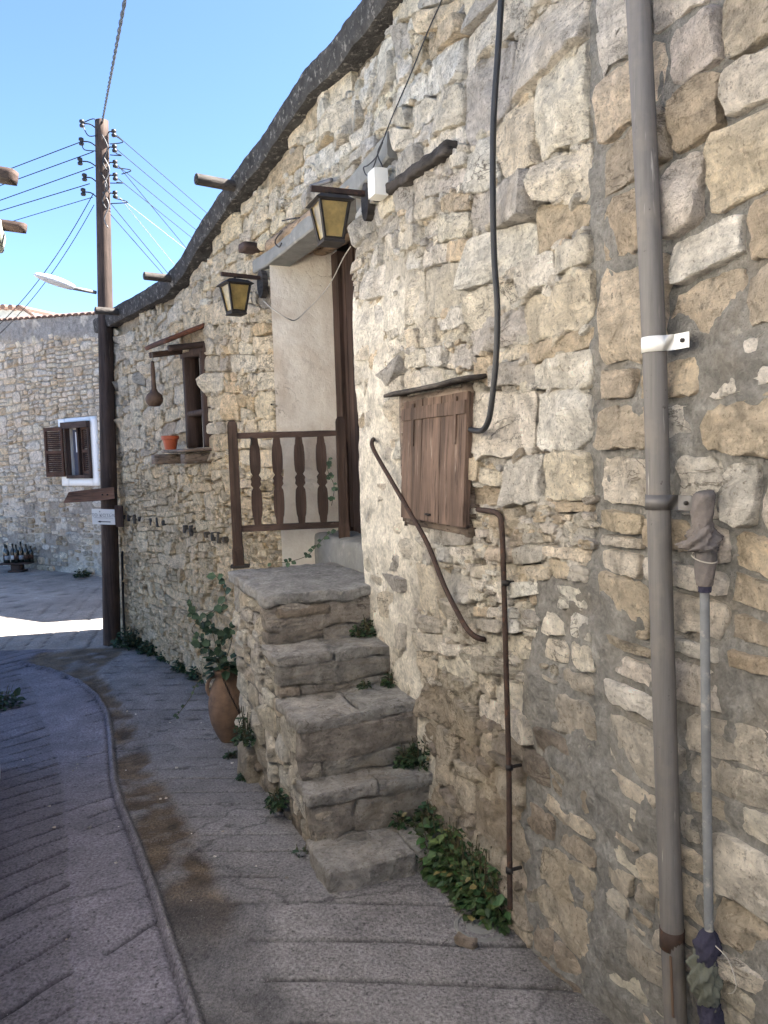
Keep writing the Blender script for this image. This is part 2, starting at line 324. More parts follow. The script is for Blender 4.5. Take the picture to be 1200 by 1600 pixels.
EKS = [0] + [q[0] for q in EK] + [SEND + 1]; EKZ = [EK[0][1] + 0.02] + [q[1] for q in EK] + [EK[-1][1]]
def eave(s): return np.interp(s, EKS, EKZ)
S_SEAM = whit(935, 400)[0]
DOOR = (KL[1] - 0.02, KL[2], 0.85, 2.84)                                             # s0, s1, z0, z1
_a = whit(641, 806); _b = whit(741, 618); WIN = (_b[0], _a[0], 1.30, 1.815)
_a = whit(299, 700); _b = whit(316, 545); SLOT = (_b[0] - 0.05, _a[0] + 0.02, _a[1], _b[1])
_a = whit(613, 205); _b = whit(400, 408); LINT = (_a[0], _b[0], _a[1], _b[1])         # s near, s far, top z at each
HOLES = [DOOR, WIN, SLOT, (DOOR[0], DOOR[1], 2.84, 2.93)]

SQ = S_SEAM
def subdivide(q, tgt, holes, rng, out, depth=0):
    """q: corner array (4,2) s,z in order ll, lr, ur, ul; slanted cuts until pieces reach the local size"""
    c = q.mean(0); s0, s1, z0, z1 = q[:, 0].min(), q[:, 0].max(), q[:, 1].min(), q[:, 1].max()
    for h in holes:
        if s1 > h[0] + .004 and s0 < h[1] - .004 and z1 > h[2] + .004 and z0 < h[3] - .004:
            for lo, hi, ax, e0, e1 in ((h[0], h[1], 0, s0, s1), (h[2], h[3], 1, z0, z1)):
                for cut in (lo, hi):
                    if e0 + .004 < cut < e1 - .004:
                        a = q.copy(); b = q.copy()
                        if ax == 0: a[[1, 2], 0] = cut; b[[0, 3], 0] = cut
                        else: a[[2, 3], 1] = cut; b[[0, 1], 1] = cut
                        subdivide(a, tgt, holes, rng, out, depth + 1); subdivide(b, tgt, holes, rng, out, depth + 1); return
            return
    tw, th = tgt(c[0], c[1]); w = (np.linalg.norm(q[1] - q[0]) + np.linalg.norm(q[2] - q[3])) / 2; hh = (np.linalg.norm(q[3] - q[0]) + np.linalg.norm(q[2] - q[1])) / 2
    rw, rh = w / tw, hh / th
    if max(rw, rh) < (rng.choice([1.0, 1.25, 1.5]) if c[0] < SQ and c[1] > 1.3 else rng.choice([.62, 1.15, 1.5, 1.9, 2.2])) * rng.uniform(.85, 1.15) or depth > 30: out.append(q); return
    big = rw > 4 or rh > 4
    if rh > rw * (0.45 if big else 1.0):
        t = rng.uniform(.36, .64); e = rng.normal(0, .03 if big else .10) * (.35 if c[0] < .0 + SQ else 1); t1, t2 = np.clip([t + e * min(1, w / hh) , t - e * min(1, w / hh)], .2, .8)
        a, b = q[0] + (q[3] - q[0]) * t1, q[1] + (q[2] - q[1]) * t2
        subdivide(np.array([q[0], q[1], b, a]), tgt, holes, rng, out, depth + 1); subdivide(np.array([a, b, q[2], q[3]]), tgt, holes, rng, out, depth + 1)
    else:
        t = rng.uniform(.36, .64); e = rng.normal(0, .02 if big else .08) * (.35 if c[0] < SQ else 1); t1, t2 = np.clip([t + e * min(1, hh / w), t - e * min(1, hh / w)], .2, .8)
        a, b = q[0] + (q[1] - q[0]) * t1, q[3] + (q[2] - q[3]) * t2
        subdivide(np.array([q[0], a, b, q[3]]), tgt, holes, rng, out, depth + 1); subdivide(np.array([a, q[1], q[2], b]), tgt, holes, rng, out, depth + 1)

def stone_shape(q, joint, prot, rng, nA=22, rings=(1, 1, .93, .78, .52, .25), rough=1.0, rounding=1, facet=1.0):
    """one stone in (s, z, h): irregular outline, broken facets, sunk foot"""
    c = q.mean(0); w = max(.012, (q[1] - q[0])[0]); hh = max(.012, (q[3] - q[0])[1]); m = min(w, hh)
    P = c + (q - c) * np.array([max(.35, 1 - joint / w), max(.35, 1 - joint / hh)]); pts = []
    for i in range(4):
        a, b, d = P[i - 1], P[i], P[(i + 1) % 4]
        if rng.random() < .6:
            k = rng.uniform(.05, .34); k2 = rng.uniform(.05, .34); mm = m * .9
            pts.append(b + (a - b) / max(1e-6, np.linalg.norm(a - b)) * k * mm * .6); pts.append(b + (d - b) / max(1e-6, np.linalg.norm(d - b)) * k2 * mm * .6)
        else: pts.append(b)
        mid = (b + d) / 2; pts.append(mid + rng.normal(0, .03 * m, 2))
    pts = np.array(pts); L = np.linalg.norm(np.roll(pts, -1, 0) - pts, axis=1); cum = np.concatenate([[0], np.cumsum(L)]); cl = np.vstack([pts, pts[:1]])
    t = (np.arange(nA) + rng.uniform(-.25, .25, nA)) / nA * cum[-1]
    O = np.stack([np.interp(t, cum, cl[:, 0], period=cum[-1]), np.interp(t, cum, cl[:, 1], period=cum[-1])], -1)
    for _ in range(rounding): O = O * .74 + (np.roll(O, 1, 0) + np.roll(O, -1, 0)) * .13
    O = O + rng.normal(0, .018 * m * rough, O.shape)
    K = rng.integers(2, 5); pl = []
    for k in range(K):
        a = rng.uniform(0, 2 * math.pi); sl = rng.uniform(.06, .60) * facet; off = rng.uniform(.0, .28) * m * sl
        pl.append((math.cos(a) * sl, math.sin(a) * sl, off))
    cc = c + rng.normal(0, .08 * m, 2); nR = len(rings); rr = np.array(rings)[:, None, None]
    p = cc + (O[None] - cc) * rr; p[2:] += rng.normal(0, .022 * m * rough, p[2:].shape)
    d = p - c; hgt = prot + np.min([g0 * d[..., 0] + g1 * d[..., 1] + o for g0, g1, o in pl], axis=0)
    hgt += (n2(p[..., 0] + c[0] * 3, p[..., 1], 14, c[0] * 7, 2) if nR > 3 else rng.normal(0, .4, hgt.shape)) * .07 * m * rough
    fl = np.full((nR, 1), .22); fl[2] = .3; hgt = np.maximum(hgt, prot * fl)
    hgt[1] = np.minimum(hgt[1], prot) * .88 - .003 + rng.normal(0, .004, nA); hgt[0] = -.05
    V = [np.column_stack([p[i], hgt[i]]) for i in range(nR)]
    n = len(rings); V.append([[cc[0], cc[1], float(np.mean(V[-1][:, 2]))]]); V = np.vstack(V); Fc = []
    for i in range(n - 1):
        for k in range(nA):
            k2 = (k + 1) % nA; Fc.append((i * nA + k, i * nA + k2, (i + 1) * nA + k2, (i + 1) * nA + k))
    for k in range(nA): Fc.append(((n - 1) * nA + k, (n - 1) * nA + (k + 1) % nA, n * nA))
    return V, Fc
def cap(x, m=.84): return x * min(1.0, m / float(np.max(x)))
def tone(pal, rng):
    c = np.array(pal[rng.integers(len(pal))]) * np.array([1.27, 1.265, 1.265]); return cap(c * rng.uniform(.80, 1.12) * (1 + rng.normal(0, .005, 3)))
P_PALE = [(.66, .61, .53), (.70, .66, .59), (.61, .56, .47), (.65, .58, .47), (.56, .52, .46), (.69, .63, .53), (.56, .47, .35), (.45, .42, .385), (.70, .67, .61)]
P_TAN = [(.49, .41, .31), (.53, .455, .355), (.46, .395, .315), (.58, .525, .455), (.56, .51, .455), (.63, .59, .535)]
P_OCH = [(.56, .50, .41), (.54, .475, .38), (.61, .56, .47), (.49, .43, .35), (.65, .60, .52), (.46, .42, .36)]
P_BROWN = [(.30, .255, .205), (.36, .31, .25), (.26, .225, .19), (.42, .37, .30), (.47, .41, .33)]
def emit_stones(cells, mapf, parent, part_parent, rng, stuff_name, nmax=300, chips=None, flip=False):
    """cells: (V in s,z,h, faces, tint). The largest in view become objects of their own, the rest one part."""
    items = []
    for V, Fc, tint in cells:
        W = mapf(V); x, y = project(W[:len(W)]); vis = (x.mean() > -60) & (x.mean() < 1260) & (y.mean() > -60) & (y.mean() < 1660)
        items.append(((x.max() - x.min()) * (y.max() - y.min()) * (1 if vis else .01), W, Fc, tint))
    items.sort(key=lambda q: -q[0]); rest = MB2()
    for i, (a, W, Fc, tint) in enumerate(items):
        if i < nmax and a > 60: put('stone', W, Fc, MS, part_parent, 38, tint=tint, origin=Vector(W.mean(0)))
        else: rest.add(W, Fc, tint)
    for V, Fc, tint in (chips or []): rest.add(mapf(V), Fc, tint)
    if rest.V: props(rest.out(stuff_name, MS, part_parent, 38), kind='stuff')
class MB2:
    def __init__(s): s.V = []; s.F = []; s.T = []; s.n = 0
    def add(s, V, Fc, tint): s.V.append(V); s.F += [tuple(i + s.n for i in f) for f in Fc]; s.T.append(np.broadcast_to(tint, (len(V), 3))); s.n += len(V)
    def out(s, name, mat, parent=None, smooth=0): return put(name, np.vstack(s.V), s.F, mat, parent, smooth, tint=np.vstack(s.T))

# zones of the front
def plaster_amt(s, z):       # smeared, flush-pointed middle part by the shutter and hand rail
    e = n2(s, z, 2.2, 4.0) * .28
    return sstep(2.25, 2.6, s + e) * (1 - sstep(3.1, 3.35, s + e)) * sstep(-0.1, .45, z + e) * (1 - sstep(2.2, 2.75, z + e))
def cement_amt(s, z):        # grey cement pointing at the near end
    e = n2(s, z, 2.6, 9.0) * .35
    edge = np.where(np.asarray(z) > 1.35, S_SEAM + .07, S_SEAM + .07 + (1.35 - np.asarray(z)) * .28)
    return 1 - sstep(-.05, .12, s - edge + e * sstep(1.5, 1.2, z))
def wall_target(s, z):
    k = 1.0 + .55 * float(n2(s, z, 1.7, 61.0, 2)) + .35 * float(n2(s, z, 5.0, 71.0, 1))
    if s < S_SEAM: k = 1 + (k - 1) * .45
    if s < S_SEAM: return (.25 * k, .185 * k) if z > 1.35 else (.22 * k, .10 * k)
    if s < KL[1]:
        if z > 1.4 and s < 2.05: return (.29 * k, .135 * k)
        if z > 1.55: return (.235 * k, .105 * k)
        return (.19 * k, .075 * k) if z > .6 else (.20 * k, .080 * k)
    if z > 1.75: return (.19 * k, .092 * k)
    return (.155 * k, .054 * k) if z > .35 else (.12 * k, .050 * k)
house = empty('stone_house', (float(wpos(2, 0)[0]), float(wpos(2, 0)[1]), 0), 'long pale rubble stone house with outside staircase, filling the right side', 'house')
# mortar sheet behind and between the stones
def grid_lines(lo, hi, step, marks):
    L = [lo] + sorted(m for m in marks if lo < m < hi) + [hi]; out = []
    for a, b in zip(L[:-1], L[1:]): out += list(np.linspace(a, b, max(2, int(round((b - a) / step)) + 1))[:-1])
    return np.array(out + [hi])
ms = sorted({h for H in HOLES for h in H[:2]} | {S_SEAM}); mz = sorted({h for H in HOLES for h in H[2:]})
gs = np.concatenate([grid_lines(0, KL[1] - .03, .013, ms)[:-1], grid_lines(KL[1] - .03, SEND, .022, ms)]); gz = grid_lines(-.45, 3.85, .017, mz)
GS, GZ = np.meshgrid(gs, gz, indexing='ij')
def mortar_h(s, z):
    pa = plaster_amt(s, z); ce = cement_amt(s, z); r = n2(s, z, 5, 1.0, 4); f = n2(s, z, 22, 2.0, 3); l = n2(s, z, 1.7, 3.0, 3)
    h = -.028 + .022 * r + .008 * f + .018 * l
    h = h * (1 - pa) + pa * (.026 + .016 * r + .004 * f + .012 * l)
    h = h * (1 - ce) + ce * (.004 + .012 * sstep(1.3, .9, z) + .026 * r + .012 * f + .008 * l)
    return h
def bulge(s, z): return .02 * n2(s, z, .9, 5.0, 2) + .055 * sstep(.5, -.1, z + .1 * n2(s, z, 3, 6.0)) * sstep(1.1, 1.5, s) * (1 - sstep(2.7, 3.1, s))
MH = mortar_h(GS, GZ) + bulge(GS, GZ)

GZc = np.minimum(GZ, eave(GS) + .05)
MV = wpos(GS, GZc, MH); ns, nz = GS.shape
I = np.arange(ns * nz).reshape(ns, nz); cs = (GS[:-1, :-1] + GS[1:, 1:]) / 2; cz = (GZ[:-1, :-1] + GZ[1:, 1:]) / 2
keep = cz < eave(cs) + .05
for H in HOLES: keep &= ~((cs > H[0]) & (cs < H[1]) & (cz > H[2]) & (cz < H[3]))
MF = np.stack([I[:-1, :-1], I[:-1, 1:], I[1:, 1:], I[1:, :-1]], -1)[keep]
pa = plaster_amt(GS, GZ)[..., None]; ce = cement_amt(GS, GZ)[..., None]; bw = sstep(KL[1], KL[2], GS)[..., None]
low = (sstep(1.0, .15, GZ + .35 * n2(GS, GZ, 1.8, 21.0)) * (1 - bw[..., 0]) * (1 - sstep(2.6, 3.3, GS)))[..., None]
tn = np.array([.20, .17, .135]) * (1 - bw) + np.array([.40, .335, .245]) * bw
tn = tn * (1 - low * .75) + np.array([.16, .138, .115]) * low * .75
tn = tn * (1 - pa) + np.array([.82, .755, .64]) * pa
tn = tn * (1 - ce) + np.array([.285, .27, .245]) * ce
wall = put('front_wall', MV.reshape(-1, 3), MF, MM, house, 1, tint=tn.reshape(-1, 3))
# stones
cells = []
q0 = []
full = [(0, S_SEAM - .022), (S_SEAM + .012, KL[1] - .02), (KL[1] - .02, SEND)]
for a, b in full:
    subdivide(np.array([(a, -.40), (b, -.40), (b, 3.80), (a, 3.80)], float), wall_target, HOLES, rng, q0)
lint_lo = lambda s: np.interp(s, [LINT[0], LINT[1]], [LINT[2] - .11, LINT[3] - .08])
lint_hi = lambda s: np.interp(s, [LINT[0], LINT[1]], [LINT[2], LINT[3]])
chips = []
for q in q0:
    c = q.mean(0); s, z = c
    if z > eave(s) - .02 or s > SEND - .01: continue
    if LINT[0] - .02 < s < LINT[1] + .02 and lint_lo(s) - .02 < z < lint_hi(s) + .02: continue
    qq = q.copy()
    if not any(h[0] - .3 < s < h[1] + .3 and h[2] - .25 < z < h[3] + .25 for h in HOLES):
        qq[:, 0] += .035 * n2(q[:, 0], q[:, 1], 2.5, 31.0, 2); qq[:, 1] += .040 * n2(q[:, 0], q[:, 1], 2.1, 41.0, 2)
    ce = float(cement_amt(s, z)); pl = float(plaster_amt(s, z)); m = min(qq[1, 0] - qq[0, 0], qq[3, 1] - qq[0, 1])
    if m < .02: continue
    near = s < KL[1]
    prot = rng.uniform(.006, .042) if near else rng.uniform(.004, .030)
    if ce > .5: prot = rng.uniform(.014, .026)
    if pl > .5: prot = rng.uniform(.018, .036)
    joint = rng.uniform(.002, .010) if near else rng.uniform(.002, .008)
    if ce > .5: joint = rng.uniform(.010, .026)
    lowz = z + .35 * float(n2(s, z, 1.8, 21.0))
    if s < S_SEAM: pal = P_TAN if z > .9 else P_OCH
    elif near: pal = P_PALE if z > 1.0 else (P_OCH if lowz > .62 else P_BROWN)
    else: pal = P_PALE if z > 1.45 else P_OCH
    if near and 1.2 < z < 1.5 and rng.random() < .4: pal = P_TAN
    V, Fc = stone_shape(qq, joint, prot, rng, 30 if near else 18, (1, 1, .95, .82, .58, .3) if near else (1, 1, .92, .65, .3), rough=1.0, facet=.55 if ce > .5 else 1.0)
    V[:, 2] += bulge(V[:, 0], V[:, 1]); V[:, 1] = np.minimum(V[:, 1], eave(V[:, 0]) + .04)
    wm = float(sstep(KL[1], KL[2] + .3, s)); wtn = 1 + wm * np.array([.10, .0, -.17]) * (1.0 if z > 1.6 else 1.25) + (1 - wm) * np.array([.01, 0, -.02])
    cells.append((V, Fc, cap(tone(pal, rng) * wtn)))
    # little packing stones wedged in the joints
    if near and ce < .6 or (not near and rng.random() < .5):
        for e in ((0, 1), (3, 2)) if rng.random() < .85 else ():
            for k in range(rng.integers(1, 7)):
                t = rng.uniform(.03, .97); p = qq[e[0]] + (qq[e[1]] - qq[e[0]]) * t + rng.normal(0, .006, 2)
                if any(h[0] - .03 < p[0] < h[1] + .03 and h[2] - .03 < p[1] < h[3] + .03 for h in HOLES) or p[1] > eave(p[0]): continue
                sw = rng.uniform(.012, .042); sh = sw * rng.uniform(.3, .7); a = rng.normal(0, .35)
                R = np.array([[math.cos(a), -math.sin(a)], [math.sin(a), math.cos(a)]])
                cq = p + (np.array([(-sw, -sh), (sw, -sh), (sw, sh), (-sw, sh)]) @ R.T)
                CV, CF = stone_shape(cq, .001, rng.uniform(.006, .026), rng, 9, (1, 1, .7), rounding=1); CV[:, 2] += bulge(CV[:, 0], CV[:, 1])
                chips.append((CV, CF, cap(tone(pal, rng) * wtn * .92)))
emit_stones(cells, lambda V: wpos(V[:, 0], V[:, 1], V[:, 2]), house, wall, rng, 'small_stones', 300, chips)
print('stones', len(cells), 'chips', len(chips))

# ledge along the roof edge
def sweep(svals, prof, zf, amp, seed):
    V = []; n = len(prof)
    for s in svals:
        for (h, z) in prof: V.append((s, zf(s) + z, h))
    V = np.array(V, float); W = wpos(V[:, 0], V[:, 1], V[:, 2]); W += np.stack([fbm(W * 9 + seed + 7 * k, 4) for k in range(3)], -1) * amp
    m = len(svals); Fc = [(i * n + k, i * n + (k + 1) % n, (i + 1) * n + (k + 1) % n, (i + 1) * n + k) for i in range(m - 1) for k in range(n)]
    Fc += [tuple(range(n)), tuple(range((m - 1) * n, m * n))[::-1]]
    return W, Fc
prof = [(-.25, -.0), (.0, .0), (.045, -.004), (.070, -.002), (.078, .015), (.080, .05), (.083, .09), (.084, .115), (.078, .130), (.06, .137), (.0, .138), (-.25, .132)]
W, Fc = sweep(np.linspace(0, SEND + .06, 520), prof, eave, .010, 3.0)
put('roof_ledge', W, Fc, MEAVE, house, 40)
# the rest of the house: core behind the stones, flat roof, end wall (they keep the sun off the street)
def V3(xy, z): return Vector((xy[0], xy[1], z))
pe = wpos(SEND, 0, -.05); p0 = wpos(0, 0, -.05); near = Vector((3.2, -7.0, 0))
endr = Vector((4.2, float(pe[1]) + 6.9 * .21, 0)); m = MB()
m.prism([V3(pe, -.5), V3(endr, -.5), V3(endr, 2.95), V3(pe, 2.95)], Vector((.01, .30, 0)))
m.out('end_wall', MPALE, house)
nrm = wn(.2); m = MB(); q = Vector(p0) + nrm * .03; back = q - wt(.2) * 9.0
m.prism([V3(q, -.5), V3(back, -.5), V3(back, 3.7), V3(q, 3.7)], -nrm * .4); m.out('side_extension', MPALE, house)
ss = np.linspace(0, SEND, 60); m = MB(); top = wpos(ss, eave(ss) + .10, -.15); R = []
bk = np.stack([np.full(60, 4.6), np.interp(ss, [0, SEND], [-2, endr.y]), top[:, 2]], -1)
put('roof', np.vstack([top, bk]), [(i, i + 1, 61 + i, 60 + i) for i in range(59)], MCEM, house)
m = MB(); a = Vector(top[0]); m.add([a, Vector(back) - nrm * .1 + UZ * (3.7), Vector((4.6, back.y, 3.7)), Vector(bk[0])], [(0, 1, 2, 3)]); m.out('roof_back', MCEM, house)

# ------------------------------------------------------------------ street
def lines(segs): return np.unique(np.round(np.concatenate([np.linspace(a, b, n, endpoint=False) for a, b, n in segs] + [[segs[-1][1]]]), 5))
rx = lines([(-80, -12, 12), (-12, -4.2, 60), (-4.2, -2.4, 70), (-2.4, 0.9, 300), (0.9, 4, 20), (4, 80, 10)])
ry = lines([(-80, -6, 12), (-6, 1.2, 30), (1.2, 5.0, 420), (5.0, 8.5, 130), (8.5, 15, 90), (15, 120, 14)])
RX, RY = np.meshgrid(rx, ry, indexing='ij')
def gpoly(px): return np.array([on_ground(*p)[:2] for p in px])
RIDGE = gpoly([(312, 1615), (308, 1600), (290, 1545), (262, 1460), (240, 1390), (215, 1320), (190, 1260), (178, 1220), (173, 1150), (168, 1115), (152, 1087), (122, 1063), (80, 1046), (30, 1036)])
RIDGE = np.vstack([RIDGE[0] + (RIDGE[0] - RIDGE[2]) * 6, RIDGE])
LFIELD = gpoly([(115, 1590), (92, 1440), (97, 1340), (97, 1250), (78, 1170), (55, 1085), (30, 1050)]); LFIELD = np.vstack([LFIELD[0] + (LFIELD[0] - LFIELD[1]) * 5, LFIELD])
RFIELD = gpoly([(430, 1600), (395, 1530), (350, 1400), (310, 1310), (250, 1210), (215, 1130), (190, 1090), (150, 1050)]); RFIELD = np.vstack([RFIELD[0] + (RFIELD[0] - RFIELD[1]) * 4, RFIELD])
def px_of(poly, y): o = np.argsort(poly[:, 1]); return np.interp(y, poly[o, 1], poly[o, 0])
def dist_poly(X, Y, poly):
    D = np.full(X.shape, 1e9)
    for a, b in zip(poly[:-1], poly[1:]):
        ab = b - a; t = np.clip(((X - a[0]) * ab[0] + (Y - a[1]) * ab[1]) / (ab @ ab), 0, 1); D = np.minimum(D, np.hypot(X - a[0] - t * ab[0], Y - a[1] - t * ab[1]))
    return D
w1 = n2(RX, RY, 1.6, 3.0); w2 = n2(RX, RY, 5, 8.0)
xl = px_of(LFIELD, RY) + .05 * w1 + .02 * w2; xr = px_of(RFIELD, RY) + .06 * w1 + .035 * w2; xd = px_of(RIDGE, RY)
near = (RY < 7.2)
def groove(u, sp, wdt, jit):
    ph = (u + jit) / sp; k = np.round(ph).astype(np.int64); off = .13 * _h(k, k * 0 + 3, k * 0 + 11); f = np.abs(ph - k - off) * sp
    ww = wdt * (1 + .45 * _h(k, k * 0 + 5, k * 0 + 7)); return np.exp(-(f / ww) ** 2), k.astype(float)
gl, il = groove(RX * .78 - RY * .63, .150, .0070, .018 * w2 + .03 * w1)
gr, ir = groove(RY + RX * .10, .185, .0065, .016 * w2 + .02 * w1)
gf, if_ = groove(RX * .98 + RY * .2, .20, .010, .02 * w2)
fade = np.clip(n2(RX * .8, RY * .8, 3.6, 12.0) * 1.7 + .85, 0, 1)
mL = (RX < xl) & near; mR = (RX > xr + .03 * _h(ir.astype(np.int64), ir.astype(np.int64) * 0, ir.astype(np.int64) * 0 + 3)) & near; mF = RY >= 7.2
stub = ((RX < xd - .02) & (RX > xd - .16 - .12 * _h(il.astype(np.int64), 5 + 0 * il.astype(np.int64), 0 * il.astype(np.int64)))) & near & (_h(il.astype(np.int64), 9 + 0 * il.astype(np.int64), 0 * il.astype(np.int64)) > -.1)
G = gl * mL * (.35 + .65 * fade) + gr * mR * np.clip(fade * 1.3, 0, 1) + gf * mF * .8 * fade + gl * stub * .8
dr = dist_poly(RX, RY, RIDGE)
mud = sstep(.0, .03, RX - xd - .015) * sstep(.06, -.05, RX - xr + .03) * near
mud = np.clip(mud * (.95 + 1.9 * n2(RX, RY, 8, 14.0, 5)), 0, 1); muddy = sstep(2.35, 2.95, RY + .25 * w1)
wetp = np.clip((sstep(.10, -.05, RX - xr - .03 - .05 * w2) * sstep(0, .03, RX - xd - .01)) * sstep(3.1, 2.7, RY + .25 * w1) * (1.0), 0, 1) * near
crack = np.exp(-((dr - .021) / .006) ** 2) * near * (RX > -6) * (RY > 0)
RZ = zg(RX, RY) + .010 * n2(RX, RY, .8, 1.0) + .0035 * w2 * 1.2 - .014 * G + .022 * np.clip(1 - (dr / .017) ** 2, 0, 1) * (RY < 8) - .012 * crack - .012 * mud
RZ = RZ + .0025 * n2(RX, RY, 24, 5.0, 3) - .02 * sstep(7.2, 7.35, RY) * sstep(7.55, 7.4, RY)
base = np.array([.205, .190, .184]); T = np.ones(RX.shape + (3,)) * base
w3 = n2(RX, RY, .9, 33.0, 4); T *= (1 + .22 * w1 + .16 * w2 + .22 * w3)[..., None]
ck = np.abs(n2(RX, RY, 1.3, 77.0, 5)); ck = np.exp(-(ck / .012) ** 2) * sstep(.05, .25, n2(RX, RY, .7, 88.0, 2)) * near
lf = (sstep(.02, -.02, RX - xl) * near)[..., None]; T = T * (1 - lf) + T * lf * np.array([.80, .79, .90])  # left field: bluish-purple lens cast put into the concrete tint
sm = ((RX > xl) & (RX < xd) & near)[..., None]; T = np.where(sm, T * np.array([.99, .98, 1.12]), T)  # smooth strip: same bluish cast put into its tint
mm = (mud * muddy)[..., None]; T = T * (1 - mm) + np.array([.125, .090, .056]) * (1 + .7 * n2(RX, RY, 11, 2.0))[..., None] * mm
T = T * (1 - .5 * (wetp * np.clip(.75 + 1.2 * n2(RX, RY, 7, 19.0, 4), 0, 1))[..., None]) 
T = T * (1 - .82 * np.clip(G + .8 * crack + .6 * ck, 0, 1)[..., None])
T = np.where((RY > 7.2)[..., None], T * np.array([1.55, 1.45, 1.28]), T)  # far court colour lightened, adding painted brightness to its sun strip
wc = wpos(np.linspace(0, SEND, 60), 0, 0)[:, :2]; dw = dist_poly(RX, RY, wc)
foot_band = (sstep(.22, .02, dw + .12 * w2) * .55)[..., None]; T = T * (1 - foot_band) + np.array([.085, .075, .058]) * foot_band  # street darker and browner along the foot of the wall
I = np.arange(RX.size).reshape(RX.shape)
RF = np.stack([I[:-1, :-1], I[1:, :-1], I[1:, 1:], I[:-1, 1:]], -1).reshape(-1, 4)
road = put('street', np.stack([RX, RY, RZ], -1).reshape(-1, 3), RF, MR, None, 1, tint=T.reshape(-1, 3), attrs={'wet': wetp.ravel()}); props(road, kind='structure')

# ------------------------------------------------------------------ the house on the other side of the street (its corner and roof timbers just reach into view)
lh = empty('left_house', (-2.6, 2, 0), 'stone house corner at the left edge with timbers poking out under the roof', 'house')
c1 = Vector((-2.24, 4.30, 0)); c0 = Vector((-2.24 + .395 * 11.3, -7, 0)); W, Fc = [], []
dl = (c0 - c1).normalized(); nl = Vector((-dl.y, dl.x, 0)); nl = nl if nl.x > 0 else -nl
V, Fc = rough_box((c1 + c0) / 2 - nl * 1.5 + UZ * 1.05, dl, nl, UZ, (c1 - c0).length, 3.0, 3.35, .22, .03, .03, 2.0, 2.0)
put('wall', V, Fc, MPALE, lh, 1)  # wall out of view, made pale and set close to bounce sunlight across
V, Fc = rough_box((c1 + c0) / 2 - nl * 1.47 + UZ * 2.82, dl, nl, UZ, (c1 - c0).length + .06, 3.35, .16, .09, .035, .05, 5.0, 4.0)
put('roof_ledge', V, Fc, mat_plain('mossy_stone', (.34, .35, .30), .9, .35, 14, .8, .01, stain=(.10, .12, .07), st=(.5, .65)), lh, 1)
for (a, b, r, y) in (((-60, 262), (24, 277), .036, 4.05), ((-30, 346), (40, 357), .027, 4.22)):
    p, q = at_depth(*a, y), at_depth(*b, y); m = MB(); ax = (q - p).normalized(); ay = ax.cross(UZ).normalized(); az = ay.cross(ax)
    V, Fc = rough_box((p + q) / 2, ax, ay, az, (p - q).length, r * 2, r * 2, .03, .004, .008, y); put('roof_timber', V, Fc, WDARKH, lh, 1)

# ------------------------------------------------------------------ staircase along the wall
A0 = Vector((*KP[0], 0)); TA = Vector((*dd[0], 0)); NA = Vector((-TA.y, TA.x, 0))
def sp(s, h, z): return A0 + TA * s + NA * h + UZ * z
def shit(px, py, h):                                          # pixel on the vertical plane h metres out from the near wall
    d = ray(px, py); k = (A0 + NA * h).dot(NA) / d.dot(NA); p = d * k; return (p - A0 - NA * h).dot(TA), EYE + p.z
SWD = 0.545
fr = [shit(521, 1361, SWD), shit(490, 1246, SWD), shit(471, 1127, SWD), shit(438, 1030, SWD), shit(415, 932, SWD)]
SB = shit(357, 894, SWD)[0]; ZL = fr[-1][1]
st = empty('stone_staircase', sp(fr[2][0], .25, 0), 'worn stone steps climbing along the wall to a landing at the doorway', 'staircase')
fs = [f[0] for f in fr] + [SB]; fz = [f[1] for f in fr]
